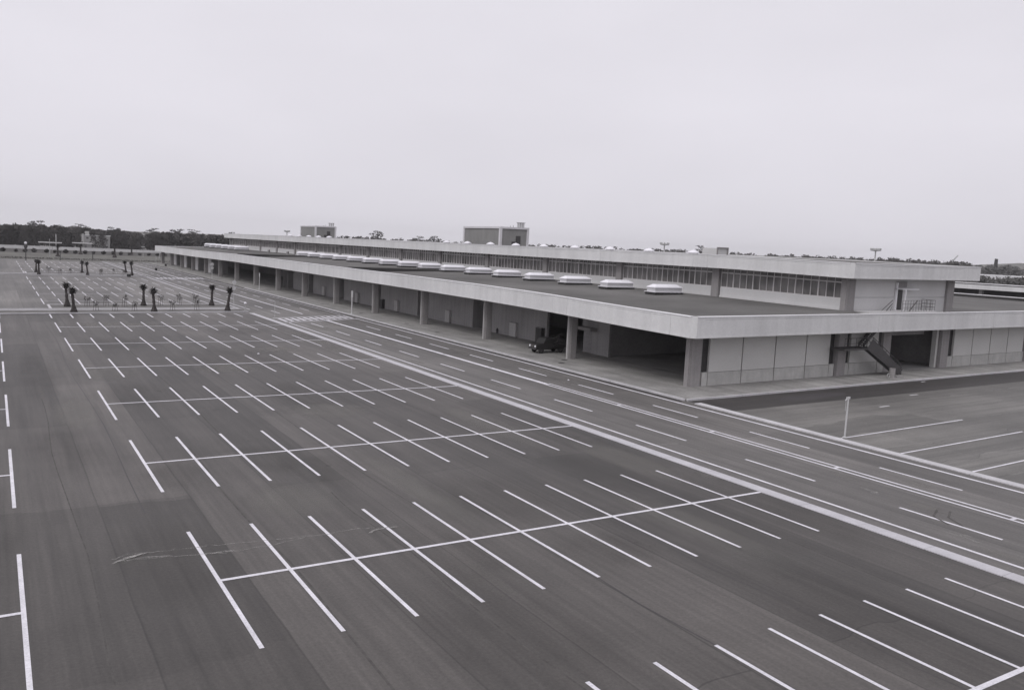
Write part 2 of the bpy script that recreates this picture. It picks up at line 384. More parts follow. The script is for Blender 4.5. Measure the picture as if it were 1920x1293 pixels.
PL = [(29.9, 94.2, 1.2, 3), (29.8, 86.5, 1.0, 4), (29.3, 79.7, 1.2, 3), (23.6, 80.8, 3, 2), (16.5, 70, 3, 3), (18.3, 50.8, 3, 3), (28.7, 33.8, 1.6, 6), (24.3, 24.3, 1.3, 6), (16, 34, 1.0, 8), (30.8, 29.5, .6, 1.1), (7.2, 69.4, 2.5, 4), (10.5, 33.5, 2.2, 3), (4, 55, 1.6, 6), (26, 44, 1.5, 8), (12, 105, 6, 4), (30.4, 13.2, .8, 1.8)]
PR = [(34.4, 56.9, .6, 1.6), (33.4, 15.9, .5, 1.4), (34.6, 13.6, .7, 1.6), (36.5, 21.5, .6, 1.3), (37.6, 26.5, .6, 1.2), (34.2, 33, .6, 1.3), (41, 56.5, .7, 1.5), (42.2, 62.5, .7, 1.4), (40, 24, .5, 1), (36.7, 84, 1.0, 2.2), (41, 74, .8, 2), (33.6, 70, .5, 1.5), (38, 104, 2, 4), (34.5, 100, 1.4, 4)]
for L, mat, par, z in ((DK, 'wear_dark', park, .0022), (PL, 'wear_pale', park, .0028), (PR, 'wear_pale', road, .0045)):
    for i, (x, y, a, b_) in enumerate(L):
        MB().quad((x-a, y-b_, z+.00004*i), (x+a, y-b_, z+.00004*i), (x+a, y+b_, z+.00004*i), (x-a, y+b_, z+.00004*i)).build('dark_stain' if mat == 'wear_dark' else 'worn_patch', M[mat], par)
# cold joints between paver passes
random.seed(9)
for x, y0, y1 in ((2.4, 8, 60), (5.0, 34, 112), (8.3, 10, 44), (10.6, 40, 110), (12.4, 12, 34), (14.9, 30, 80), (17.3, 8, 30), (19.6, 26, 70), (21.6, 10, 26), (24.0, 18, 58), (26.6, 9, 36), (28.2, 40, 100), (-1.6, 20, 80)):
    m = MB(); n = 14; pts = [(x+.12*math.sin(k*.9+x)+random.uniform(-.03, .03), y0+(y1-y0)*k/n) for k in range(n+1)]
    ribbon(m, pts, random.uniform(.02, .04), .0031); m.build('paving_joint', M['tyre'] if x % 2 < 1 else M['stain_and_shade'], park)
# oil drips in the bays
random.seed(5)
m = MB()
for k in range(70):
    x, y, r = X0+BW_*(random.randint(0, 9)+.5)+random.uniform(-.3, .3), random.choice(rowsA)+random.choice((-3.4, 3.4))+random.uniform(-.6, .6), random.uniform(.05, .22)
    m.poly([(x+r*random.uniform(.6, 1.2)*math.cos(q), y+r*random.uniform(.6, 1.4)*math.sin(q), .0034) for q in [2*math.pi*j/8 for j in range(8)]])
tag(m.build('oil_drips', M['wear_dark'], park), None, None, None, 'stuff')
# gutter slabs between car park and road, kerb slabs on the hall side
gs = MB().box(-.35, .35, 0, 2.98, 0.0, .035).build('gutter_slab', M['gutter'], road); gs.location = (31.27, -9, 0)
for k in range(1, 43): share('gutter_slab', gs, (31.27+random.uniform(-.01, .01), -9+3*k, random.uniform(-.004, .004)), road)
mark('gutter', 31.02, 31.5, 126, 310, 'gutter', .02)
ks = MB().box(-.34, .34, 0, 2.98, 0, .06).build('kerb_slab', M['kerb'], road); ks.location = (45.1, -9, 0)
for k in range(1, 18): share('kerb_slab', ks, (45.1, -9+3*k, random.uniform(-.004, .004)), road)
pv = MB()
pv.box(45.15, 54.4, 46.2, 310, 0, .13); pv.box(54.4, 160, 46.2, 50.45, 0, .13)
pv2 = MB(); 
for a, b in ((45.0, 46.0), (46.0, 54.4)): pv2.box(a, b, 46.2, 310, 0, .13, ny=1)
pv2.box(54.4, 160, 46.2, 50.45, 0, .13)
pvo = tag(pv2.build('pavement', M['pavement'], None, WR), 'pale concrete pavement around the market hall', None, None, 'structure')
kb = MB().box(-.09, .09, 0, 2.97, 0, .16).build('kerb_stone', M['kerb'], pvo); kb.location = (44.95, 46.25, 0)
for k in range(1, 44): share('kerb_stone', kb, (44.95, 46.25+3*k, 0), pvo)
kb2 = MB().box(0, 2.97, -.09, .09, 0, .155).build('kerb_stone', M['kerb'], pvo); kb2.location = (45.1, 46.12, 0)
kb2.rotation_euler = (0, -math.atan(.0112), 0)
for k in range(1, 22):
    o = share('kerb_stone', kb2, (45.1+3*k, 46.12, R(45.1+3*k)), pvo); o.rotation_euler = kb2.rotation_euler
mh = MB().lathe([(.0, .006), (.33, .006), (.33, 0)], n=14)
mh0 = mh.build('manhole_cover', M['metal_dark'], pvo); mh0.location = (46.9, 65.4, .131+R(46.9))
for x, y in ((48.5, 67.2), (47.0, 92.5), (47.8, 103.3), (47.4, 119), (47.2, 136)): share('manhole_cover', mh0, (x, y, .131+R(x)), pvo)
# white bay lines of the side yard
for y, x1 in ((32.75, 60.0), (28.6, 60.1), (24.3, 60.0), (20.1, 60), (15.9, 60)):
    MB().quad((45.5, y-.07, .008), (x1, y-.07+.35, .008), (x1, y+.07+.35, .008), (45.5, y+.07, .008)).build('bay_line', M['paint'], yard, WR)
for x, y, l in ((66, 41.0, 1.2), (58.3, 38.6, 1.3), (74.5, 45.3, .7)):
    MB().quad((x, y, .010), (x+l, y+.05, .010), (x+l, y+.25, .010), (x, y+.22, .010)).build('pale_patch', M['paint_old'], yard, WR)

# planting islands and footpaths across the car park
def skx(x): return .11*(x-6)
def slab(name, x0, x1, y0, y1, z0, z1, mat, parent, sk=True):
    m = MB(); n = 8
    for i in range(n):
        a, b = x0+(x1-x0)*i/n, x0+(x1-x0)*(i+1)/n; s0, s1 = (skx(a), skx(b)) if sk else (0, 0)
        m.quad((a, y0+s0, z1), (b, y0+s1, z1), (b, y1+s1, z1), (a, y1+s0, z1))
        m.quad((a, y0+s0, z0), (b, y0+s1, z0), (b, y0+s1, z1), (a, y0+s0, z1))
        m.quad((b, y1+s1, z0), (a, y1+s0, z0), (a, y1+s0, z1), (b, y1+s1, z1))
    s0, s1 = (skx(x0), skx(x1)) if sk else (0, 0)
    m.quad((x0, y1+s0, z0), (x0, y0+s0, z0), (x0, y0+s0, z1), (x0, y1+s0, z1)); m.quad((x1, y0+s1, z0), (x1, y1+s1, z0), (x1, y1+s1, z1), (x1, y0+s1, z1))
    return m.build(name, M[mat], parent)
def island(yf, label, w1=4.6, w2=6.5):
    iso = empty('planting_island', (0, 0, 0)); tag(iso, label, None, None, 'structure')
    slab('path', -40, 31.1, yf, yf+w1+2.2, 0, .05, 'path', iso)
    slab('kerb', -40, 31.2, yf, yf+.3, 0, .16, 'kerb', iso); slab('planting_bed', -40, 31.1, yf+.3, yf+w1-.25, 0, .09, 'soil', iso); slab('kerb', -40, 31.2, yf+w1-.25, yf+w1, 0, .15, 'kerb', iso)
    slab('kerb', -40, 31, yf+w1+2.0, yf+w1+2.3, 0, .15, 'kerb', iso)
    slab('planting_bed', 6.6, 31, yf+w1+2.3, yf+w1+w2-.3, 0, .09, 'soil', iso); slab('kerb', 6.3, 31, yf+w1+w2-.3, yf+w1+w2, 0, .15, 'kerb', iso)
    slab('kerb', 6.3, 6.6, yf+w1+2.3, yf+w1+w2-.3, 0, .15, 'kerb', iso)
    return iso
island(118.7, 'nearer kerbed planting island crossing the car park', 4.6, 13.5-4.6)
island(212.0, 'farther kerbed planting island crossing the car park', 4.6, 10)

# far end of the lot: verge, hedge line, low wall
verge = sheet('verge', -300, 300, 311, 384, .03, M['grass'], 'pale turf verge beyond the far edge of the car park')
verge2 = sheet('rough_turf', -300, 300, 384, 446, .05, M['grass_dark'], 'darker rough turf in front of the low boundary wall')
t = empty('boundary_wall', (0, 446, 0)); tag(t, 'long low pale boundary wall in front of the pine wood', 'wall')
wl = MB().box(0, 11.9, -.15, .15, 0, 1.5).build('wall_panel', M['sill'], t); wl.location = (-156, 0, 0)
for k in range(1, 30): share('wall_panel', wl, (-156+12*k, .02*random.random(), random.uniform(-.02, .02)), t)

# ------------------------------------------------------------------ market hall
YN = [50.4+17.1*n for n in range(16)]
hall = empty('market_hall', (49.3, 50.4, 0)); tag(hall, 'very long low concrete market hall with overhanging white fascias', 'hall')
class HB(MB):
    def build(s, name, mat, parent=None, warp=WB, smooth=False, loc=None):
        p = parent or hall
        off = Vector((0, 0, 0)); q = p
        while q is not None: off += q.location; q = q.parent
        v = [(x, y, z+(warp(x, y, z) if warp else 0)) for x, y, z in s.v]
        s2 = MB(); s2.v = [(x-off.x, y-off.y, z-off.z) for x, y, z in v]; s2.f = s.f
        return s2.build(name, mat, p, None, smooth)
XW, YS, XE, YNTH = 47.4, 48.3, 150.0, 308.5    # lower roof outline
XU0, YU0, XU1, YU1 = 67.5, 48.9, 88.9, 296.0   # upper roof outline
ZB, ZT = 4.5, 6.2                              # lower fascia
def roof_z(x): return 5.72+.03*(min(x, 69)-47.4)
# lower roof
m = HB(); xs = [47.6, 52, 57, 62, 66, 69.2]; n = 52
ys = [YS+.2+(YNTH-YS-.4)*i/n for i in range(n+1)]
def roofgrid(m, xs, ys, zf):
    for a, b in zip(xs, xs[1:]):
        for c, d in zip(ys, ys[1:]): m.quad((a, c, zf(a)), (b, c, zf(b)), (b, d, zf(b)), (a, d, zf(a)))
roofgrid(m, xs, ys, roof_z); roofgrid(m, [86.8, 100, 118, 135, 149.8], ys, lambda x: 6.0-1.05*(x-86.8)/63); roofgrid(m, [69.2, 78, 86.8], [48.5, 49.5, 50.6], lambda x: 5.95)
m.build('lower_roof', M['roof'])
m = HB(); roofgrid(m, [47.6, 52, 58, 64, 69.2, 86.8, 110, 149.8], ys, lambda x: 4.75 if x < 100 else 4.4); m.build('hall_ceiling', M['ceiling'])
for y in (124.5, 195.5):
    HB().box(47.7, 68.2, y, y+1.2, 5.7, 6.42, nx=6).build('roof_joint', M['roof_dark']); HB().box(47.9, 68.2, y+.05, y+1.15, 6.42, 6.47, nx=6).build('joint_cap', M['roof'])  # joint sides coloured dark for their shadow side, cap left in roof tone
# fascia panels
def fascia_run(name, p0, p1, z0, z1, nrm, lens, parent=None, cop=.07):
    """panels between p0 and p1; nrm = outward axis"""
    L = math.hypot(p1[0]-p0[0], p1[1]-p0[1]); ux, uy = (p1[0]-p0[0])/L, (p1[1]-p0[1])/L; a = 0; i = 0
    while a < L-.05:
        b = min(L, a+lens[i % len(lens)]); i += 1
        if L-b < 1.0: b = L
        g = .012
        x0, y0, x1, y1 = p0[0]+ux*(a+g), p0[1]+uy*(a+g), p0[0]+ux*(b-g), p0[1]+uy*(b-g)
        ox, oy = -nrm[0]*.22, -nrm[1]*.22
        m = HB(); nseg = max(1, int((b-a)/4))
        for k in range(nseg):
            A = (x0+(x1-x0)*k/nseg, y0+(y1-y0)*k/nseg); B_ = (x0+(x1-x0)*(k+1)/nseg, y0+(y1-y0)*(k+1)/nseg)
            m.quad((*A, z0), (*B_, z0), (*B_, z1), (*A, z1)); m.quad((B_[0]+ox, B_[1]+oy, z0), (A[0]+ox, A[1]+oy, z0), (A[0]+ox, A[1]+oy, z1), (B_[0]+ox, B_[1]+oy, z1))
            m.quad((A[0]+ox, A[1]+oy, z0), (B_[0]+ox, B_[1]+oy, z0), (*B_, z0), (*A, z0)); m.quad((*A, z1), (*B_, z1), (B_[0]+ox, B_[1]+oy, z1), (A[0]+ox, A[1]+oy, z1))
        m.quad((x0, y0, z0), (x0, y0, z1), (x0+ox, y0+oy, z1), (x0+ox, y0+oy, z0)); m.quad((x1, y1, z0), (x1+ox, y1+oy, z0), (x1+ox, y1+oy, z1), (x1, y1, z1))
        # raised border strips: foot band and the shadow groove under the coping
        e = (nrm[0]*.025, nrm[1]*.025)
        for (za, zb) in ((z0-.004, z0+.13), (z1-.17, z1-.12)):
            if b-a < 4 and za > z0: continue
            inset = .02 if za < z0+.1 else .9
            X0_, Y0_, X1_, Y1_ = x0+ux*inset, y0+uy*inset, x1-ux*inset, y1-uy*inset
            for k in range(nseg):
                A = (X0_+(X1_-X0_)*k/nseg+e[0], Y0_+(Y1_-Y0_)*k/nseg+e[1]); B_ = (X0_+(X1_-X0_)*(k+1)/nseg+e[0], Y0_+(Y1_-Y0_)*(k+1)/nseg+e[1])
                A0 = (A[0]-e[0], A[1]-e[1]); B0 = (B_[0]-e[0], B_[1]-e[1])
                m.quad((*A, za), (*B_, za), (*B_, zb), (*A, zb)); m.quad((*A, zb), (*B_, zb), (*B0, zb), (*A0, zb)); m.quad((*A0, za), (*B0, za), (*B_, za), (*A, za))
        f = m.build(name, M['fascia'], parent)
        c = HB()
        for k in range(nseg):
            A = (x0+(x1-x0)*k/nseg, y0+(y1-y0)*k/nseg); B_ = (x0+(x1-x0)*(k+1)/nseg, y0+(y1-y0)*(k+1)/nseg); o1 = (nrm[0]*.05, nrm[1]*.05); o2 = (-nrm[0]*.27, -nrm[1]*.27)
            P = lambda Q, o, z: (Q[0]+o[0], Q[1]+o[1], z)
            c.quad(P(A, o1, z1), P(B_, o1, z1), P(B_, o1, z1+cop), P(A, o1, z1+cop)); c.quad(P(A, o1, z1+cop), P(B_, o1, z1+cop), P(B_, o2, z1+cop), P(A, o2, z1+cop))
            c.quad(P(B_, o2, z1), P(A, o2, z1), P(A, o2, z1+cop), P(B_, o2, z1+cop)); c.quad(P(A, o2, z1), P(B_, o2, z1), P(B_, o1, z1), P(A, o1, z1))
        c.build('coping', M['coping'], f)
        a = b
fascia_run('fascia_panel', (XW, YS+.35), (XW, YNTH), ZB, ZT, (-1, 0), (2.4, 14.7))
fascia_run('fascia_panel', (XW+.35, YS), (118, YS), ZB, ZT, (0, -1), (23.6, 2.4, 15.3, 2.4))
m = HB(); m.quad((XW, YS+.36, ZB), (XW+.36, YS, ZB), (XW+.36, YS, ZT+.07), (XW, YS+.36, ZT+.07)); m.poly([(XW, YS+.36, ZT+.07), (XW+.36, YS, ZT+.07), (XW+.36, YS+.36, ZT+.07)])
m.build('fascia_corner', M['fascia'])
m = HB(); m.quad((118, YS, 4.5), (XE, YS, 4.4), (XE, YS, 5.5), (118, YS, 6.27)); m.quad((118, YS+.2, 6.27), (XE, YS+.2, 5.5), (XE, YS+.2, 4.4), (118, YS+.2, 4.5)); m.quad((118, YS, 6.27), (XE, YS, 5.5), (XE, YS+.2, 5.5), (118, YS+.2, 6.27)); m.build('fascia_panel', M['fascia'])
HB().box(XE-.2, XE, YS, YNTH, 4.3, 5.42, ny=20).build('fascia_panel', M['fascia']); HB().box(XE-.35, XE+.05, YS, YNTH, 5.42, 5.55, ny=20).build('coping', M['coping'])
HB().box(XE-.6, XE-.36, YS+.3, YNTH, 4.9, 5.44, ny=20).build('roof_upstand', M['roof_dark'])
HB().box(XW+.3, XE, YNTH-.2, YNTH, ZB, ZT, nx=12).build('fascia_panel', M['fascia']); HB().box(XW+.2, XE, YNTH-.25, YNTH+.05, ZT, ZT+.07, nx=12).build('coping', M['coping'])
# soffit
m = HB(); roofgrid(m, [47.62, 49.5, 51.5], ys, lambda x: 4.62); roofgrid(m, [51.5, 70, 90, 120, 149], [48.52, 51], lambda x: 4.62); m.build('soffit', M['ceiling'])
# west columns
def column(x0, x1, y0, y1, mat='conc', top=4.66):
    m = HB(); c = .07
    m.box(x0+c, x1-c, y0+c, y1-c, 0, top); m.box(x0, x1, y0+2*c, y1-2*c, 0, top); m.box(x0+2*c, x1-2*c, y0, y1, 0, top)
    m.box(x0-.12, x1+.12, y0-.03, y1+.03, top-.5, top)
    return m.build('column', M[mat])
for n, y in enumerate(YN):
    if n == 0: column(49.3, 50.75, y, y+.75)
    else: column(49.3, 50.25, y, y+.75)
    if n: HB().box(49.22, 49.3, y+.28, y+.42, 0, 4.6).build('downpipe', M['cabinet'])
# set-back west wall with its openings
segs = [(67.5, 70.4)]
a = 79.0
for n in range(2, 8): segs.append((a, YN[n]+9.2)); a = YN[n]+12.0
segs[-1] = (segs[-1][0], YN[7]+5)
XWALL = 54.3
for a, b in segs:
    HB().box(XWALL, XWALL+.3, a, b, .1, 4.75, ny=4).build('west_wall', M['conc_dark'])
HB().box(XWALL, XWALL+.3, 70.4, 72.2, 2.4, 4.75).build('west_wall', M['conc_dark'])
HB().box(XWALL-.9, XWALL, 69.6, 72.0, 2.45, 2.75).build('door_canopy', M['conc'])
HB().box(XWALL+.22, XWALL+.27, 70.4, 72.2, .13, 2.4).build('door', M['interior'])
for n in range(2, 8):
    y = YN[n]+9.2
    HB().box(XWALL, XWALL+5, y-.01-.2, y-.012, .1, 4.75).build('return_wall', M['conc_dark']); HB().box(XWALL+.02, XWALL+5, y+2.81, y+3.0, .1, 4.75).build('return_wall', M['conc_dark'])
for n in range(11, 15):
    HB().box(51.4, 51.7, YN[n]+2.2, YN[n]+9.5, .1, 4.75, ny=3).build('west_wall', M['sill']); HB().box(51.7, 56, YN[n]+2.2, YN[n]+2.45, .1, 4.75).build('return_wall', M['conc_dark'])
# interior shell
m = HB(); m.box(54.4, 87, 50.6, 307, .1, .135, nx=3, ny=1); m.build('hall_floor', M['floor'])
HB().box(67.9, 68.1, 51, 307, .1, 4.75, ny=12).build('inner_wall', M['interior']); HB().box(54.6, 67.9, 68.0, 68.25, .1, 4.75, nx=3).build('inner_wall', M['interior'])
HB().box(78, 86.8, 70, 70.3, .1, 4.75, nx=3).build('inner_wall', M['interior']); HB().box(87.2, 87.4, 51.2, 90, .1, 4.75, ny=4).build('inner_wall', M['interior']); HB().box(68.3, 78, 52.4, 52.6, .1, 4.75, nx=3).build('inner_wall', M['interior'])
HB().box(54.4, 150, 306.5, 306.7, 0, 4.75, nx=6).build('north_wall', M['interior']); HB().box(148, 148.3, 51, 306, 0, 4.2, ny=8).build('east_wall', M['conc_dark'])
# south end wall
YW = 50.42
def south_panel(x0, x1):
    HB().box(x0+.07, x1-.07, YW, YW+.22, 1.27, 4.3, nx=1).build('wall_panel', M['panel'])
    HB().box(x0+.05, x1-.05, YW-.02, YW+.22, .1, 1.24, nx=1).build('plinth_panel', M['plinth'])
def south_dark(x0, x1, z0=.1, z1=4.6): HB().box(x0, x1, YW+.25, YW+.35, z0, z1, nx=max(1, int((x1-x0)/4))).build('gap_shade_backing', M['roof_dark'])  # dark sheet painted for the unlit hall behind the wall gaps
xe = [51.45, 55.5, 59.7, 63.9, 67.35]
for a, b in zip(xe, xe[1:]): south_panel(a, b)
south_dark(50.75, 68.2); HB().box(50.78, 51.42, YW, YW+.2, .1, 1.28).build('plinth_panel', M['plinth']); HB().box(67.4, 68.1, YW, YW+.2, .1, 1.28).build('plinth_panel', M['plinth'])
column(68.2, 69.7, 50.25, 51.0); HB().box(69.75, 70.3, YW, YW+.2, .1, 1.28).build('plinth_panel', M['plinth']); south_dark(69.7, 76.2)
south_panel(70.3, 74.75); HB().box(74.85, 75.8, YW, YW+.2, .1, 1.28).build('plinth_panel', M['plinth'])
column(75.5, 77.05, 50.5, 51.6)
column(85.35, 87.0, 50.3, 51.05); HB().box(84.95, 85.3, 50.6, 51.1, .1, 4.6).build('door_jamb', M['panel'])
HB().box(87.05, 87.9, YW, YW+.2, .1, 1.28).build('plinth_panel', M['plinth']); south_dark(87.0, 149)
xe = [87.95, 91.6, 95.2, 98.85, 102.4]
for a, b in zip(xe, xe[1:]): south_panel(a, b)
for i in range(2):
    x = 102.6+17.2*i; column(x, x+1.5, 50.3, 51.05)
    if i == 0: HB().box(102.42, 102.58, YW, YW+.2, .1, 1.28).build('plinth_panel', M['plinth'])
    for k in range(4): south_panel(x+2.1+3.6*k, x+2.1+3.6*(k+1))
HB().box(78.5, 84.9, 52.0, 52.2, 3.55, 4.05).build('door_lintel', M['interior'])

# clerestory (the raised middle storey)
ZS, ZW0, ZTR, ZW1 = 6.0, 7.45, 9.0, 9.42
XC = 69.15
zbase = lambda x, y, z: WB(x, y, z)
for n in range(14):
    y0, y1 = YN[n]+.55, YN[n+1]-.75
    HB().box(XC-.1, XC+.1, y0, y1, ZS, ZW0, ny=3).build('sill_panel', M['sill'])
    HB().box(XC-.2, XC-.1, y0, y1, 6.05, 6.55, ny=3).build('sill_foot', M['sill'])
    HB().box(XC-.35, XC+.5, YN[n+1]-.65, YN[n+1]+.4, ZS, 9.65).build('clerestory_column', M['conc'])
    win = empty('clerestory_window', (XC-hall.location.x, y0-hall.location.y, 0), hall)
    NP = 17; pw = (y1-y0)/NP; f = HB()
    f.box(XC-.08, XC+.06, y0, y1, ZW0, ZW0+.09, ny=2); f.box(XC-.08, XC+.06, y0, y1, ZTR-.05, ZTR+.05, ny=2)
    for k in range(NP+1):
        yy = min(max(y0+pw*k, y0+.04), y1-.04); w_ = .055 if k % 3 == 0 else .032
        f.box(XC-(.1 if k % 3 == 0 else .07), XC+.05, yy-w_, yy+w_, ZW0+.092, ZTR-.052)
        f.box(XC-.07, XC+.05, yy-w_*.9, yy+w_*.9, ZTR+.052, ZW1)
    f.box(XC-.07, XC+.05, y0, y1, ZW1, ZW1+.06, ny=2)
    f.build('window_frame', M['frame'], win)
    if n < 6:
        for k in range(NP):
            tl = random.uniform(-.012, .012)
            a, b = y0+pw*k+.02, y0+pw*(k+1)-.02
            g = HB(); g.quad((XC+.01+tl, b, ZW0+.05), (XC+.01-tl, a, ZW0+.05), (XC+.01-tl, a, ZTR), (XC+.01+tl, b, ZTR)); g.build('pane', M['glass'], win)
            g = HB(); g.quad((XC-.01+tl, b, ZTR+.02), (XC-.01-tl, a, ZTR+.02), (XC-.01-tl, a, ZW1), (XC-.01+tl, b, ZW1)); g.build('top_light', M['glass'], win)
    else:
        g = HB(); g.quad((XC+.01, y1, ZW0+.05), (XC+.01, y0, ZW0+.05), (XC+.01, y0, ZW1), (XC+.01, y1, ZW1)); g.build('glazing', M['glass'], win)
    # things inside: dark back plane so no daylight comes through
HB().box(XC+3, XC+3.2, 51.5, 290, 6, 9.6, ny=10).build('inner_wall', M['interior'])
HB().box(XC-.35, XC+.9, YN[0]-.05, YN[0]+.5, ZS, 9.65).build('clerestory_column', M['conc'])
# upper south wall
HB().box(70.1, 85.6, 50.55, 50.8, ZS, 7.6, nx=3).build('upper_wall', M['sill']); HB().box(70.1, 85.6, 50.57, 50.8, 7.63, 9.65, nx=3).build('upper_wall', M['sill'])
HB().box(69.1, 70.25, 50.4, 51.2, ZS, 9.66).build('clerestory_column', M['conc']); HB().box(85.55, 86.75, 50.3, 51.2, ZS, 9.66).build('clerestory_column', M['conc'])
HB().box(86.4, 86.6, 51, 296-1.5, ZS, 9.66, ny=12).build('upper_wall', M['sill']); HB().box(69, 86.6, 294.3, 294.6, ZS, 9.66, nx=3).build('upper_wall', M['sill'])
dr = HB().box(77.0, 77.95, 50.47, 50.53, 6.35, 8.4).build('door', M['metal_dark']); HB().box(76.75, 76.95, 50.35, 50.54, 6.3, 9.1).build('door_frame', M['coping'])
HB().box(76.75, 79.6, 49.75, 50.54, 8.43, 8.53).build('door_canopy', M['coping']); HB().box(77.0, 78.6, 50.5, 50.54, 8.62, 9.2).build('vent_panel', M['conc_dark'])
HB().box(77.3, 77.42, 49.7, 49.82, 6.35, 8.43).build('canopy_post', M['coping'])
m = HB(); m.box(70.4, 81.2, 48.75, 50.4, 6.15, 6.38, nx=3); m.build('roof_landing', M['sill'])
m = HB()
for k in range(13):
    x = 75.6+k*.46; m.bar((x, 48.85, 6.38), (x, 48.85, 7.45), .028)
for z in (6.75, 7.1, 7.45):
    m.bar((75.6, 48.85, z), (81.1, 48.85, z), .03); m.bar((81.1, 48.85, z), (81.1, 50.3, z), .045)
for yy in (49.3, 49.8, 50.3): m.bar((81.1, yy, 6.38), (81.1, yy, 7.45), .04)
m.bar((76.6, 48.8, 6.3), (78.6, 49.2, 7.4), .09); m.bar((73.8, 49.9, 6.3), (75.6, 49.9, 7.4), .05)
m.build('railing', M['rail'])
# upper roof
m = HB(); roofgrid(m, [67.7, 73, 78, 83, 88.7], [YU0+.2+(YU1-YU0-.4)*i/40 for i in range(41)], lambda x: 10.82-.0*abs(x-78)); m.build('upper_roof', M['roof'])
m = HB(); roofgrid(m, [67.7, 78, 88.7], [YU0+.2+(YU1-YU0-.4)*i/40 for i in range(41)], lambda x: 9.66); m.build('upper_soffit', M['ceiling'])
UZ0, UZ1 = 9.5, 10.9
fascia_run('fascia_panel', (XU0, YU0+.3), (XU0, YU1), UZ0, UZ1, (-1, 0), (18.3, 2.2, 14.9, 2.2, 14.9), cop=.06)
fascia_run('fascia_panel', (XU0+.3, YU0), (XU1, YU0), UZ0, UZ1, (0, -1), (18.8, 2.0), cop=.06)
m = HB(); m.quad((XU0, YU0+.31, UZ0), (XU0+.31, YU0, UZ0), (XU0+.31, YU0, UZ1+.06), (XU0, YU0+.31, UZ1+.06)); m.poly([(XU0, YU0+.31, UZ1+.06), (XU0+.31, YU0, UZ1+.06), (XU0+.31, YU0+.31, UZ1+.06)]); m.build('fascia_corner', M['fascia'])
HB().box(XU1-.2, XU1, YU0+.02, YU1, UZ0, UZ1+.05, ny=16).build('fascia_panel', M['fascia']); HB().box(XU0+.02, XU1-.22, YU1-.2, YU1, UZ0, UZ1+.05, nx=3).build('fascia_panel', M['fascia'])

# skylights on the lower roof
def skylight(x0, y0, wx=4.3, wy=1.75):
    z = roof_z(x0+2)-.02
    g = empty('skylight', (x0-hall.location.x, y0-hall.location.y, 0), hall)
    x1, y1 = x0+wx, y0-wy
    HB().box(x0+.02, x1-.02, y1+.02, y0-.02, z-.25, z+.27).build('skylight_kerb', M['roof_dark'], g)
    HB().box(x0-.06, x1+.06, y1-.06, y0+.06, z+.27, z+.33).build('skylight_flange', M['skylight'], g)
    i = .16
    HB().box(x0+i, x1-i, y1+i, y0-i, z+.33, z+.84).build('skylight_side', M['skylight_side'], g)
    m = HB(); a = (x0+i-.06, x1-i+.06, y1+i-.06, y0-i+.06); zz = z+.84
    m.box(*a, zz, zz+.09); prev = (*a, zz+.09)
    for d, h in ((.3, .26), (.5, .38)):
        b = (a[0]+d, a[1]-d, a[2]+min(d, .55), a[3]-min(d, .55), zz+h)
        for (p, q) in (((0, 2), (1, 2)), ((1, 2), (1, 3)), ((1, 3), (0, 3)), ((0, 3), (0, 2))):
            m.quad((prev[p[0]], prev[p[1]], prev[4]), (prev[q[0]], prev[q[1]], prev[4]), (b[q[0]], b[q[1]], b[4]), (b[p[0]], b[p[1]], b[4]))
        prev = b
    m.quad((prev[0], prev[2], prev[4]), (prev[1], prev[2], prev[4]), (prev[1], prev[3], prev[4]), (prev[0], prev[3], prev[4]))
    m.build('skylight_dome', M['skylight'], g)
for k in range(16): skylight(62.9, 72.3+8.6*k)
for k in range(6): skylight(62.9, 263+8.6*k)
# roof vents on the upper roof
for y in [78+8.5*k for k in range(9)]+[213.3, 221.8, 230, 238.5, 247]:
    z = 10.82
    g = empty('roof_vent', (75.5-hall.location.x, y-hall.location.y, 0), hall)
    HB().lathe([(.62, 0), (.62, .16), (.0, .16)], (75.5, y, z), 14).build('vent_kerb', M['roof_dark'], g)
    HB().lathe([(.74, .16), (.76, .24), (.66, .34), (.42, .47), (.14, .56), (0, .6)], (75.5, y, z), 16).build('vent_cowl', M['skylight'], g, smooth=True)
# penthouses
def penthouse(x0, x1, y0, y1, zt):
    g = empty('penthouse', (x0-hall.location.x, y0-hall.location.y, 0), hall); z0 = 10.8; e = .45
    HB().box(x0+.15, x1-.15, y0+.15, y1-.15, z0, zt-.3).build('penthouse_wall', M['pent'], g)
    m = HB()
    for (a, b) in ((x0, y0), (x1-e, y0), (x0, y1-e), (x1-e, y1-e)): m.box(a, a+e, b, b+e, z0, zt-.35)
    m.box(x0-.02, x1+.02, y0-.02, y1+.02, zt-.35, zt); m.build('penthouse_frame', M['pent_frame'], g)
    m = HB(); xd = x0+(x1-x0)*.56
    m.box(xd, xd+.95, y0+.05, y0+.2, z0, z0+1.9); m.box(xd-.85, xd-.1, y0+.05, y0+.2, z0+.1, z0+.85); m.build('penthouse_door', M['metal_dark'], g)
    m = HB(); xt, yt = x0+(x1-x0)*.72, y0+1.2
    for dx in (0, .55, 1.1): m.box(xt+dx, xt+dx+.3, yt, yt+.3, zt, zt+.85)
    m.box(xt-.15, xt+1.55, yt-.1, yt+.4, zt+.85, zt+.95); m.build('flue_stack', M['pole_grey'], g)
    for dx, hh in ((1, .35), (1.6, .25)): HB().tube((xt-dx, yt, zt), (xt-dx, yt, zt+hh), .08).build('vent_pipe', M['pole_grey'], g)
penthouse(77.5, 83.7, 129.2, 143.1, 14.25)
penthouse(77.5, 83.7, 230.6, 244.1, 14.15)
g = empty('roof_hatch', (77-hall.location.x, 76-hall.location.y, 0), hall)
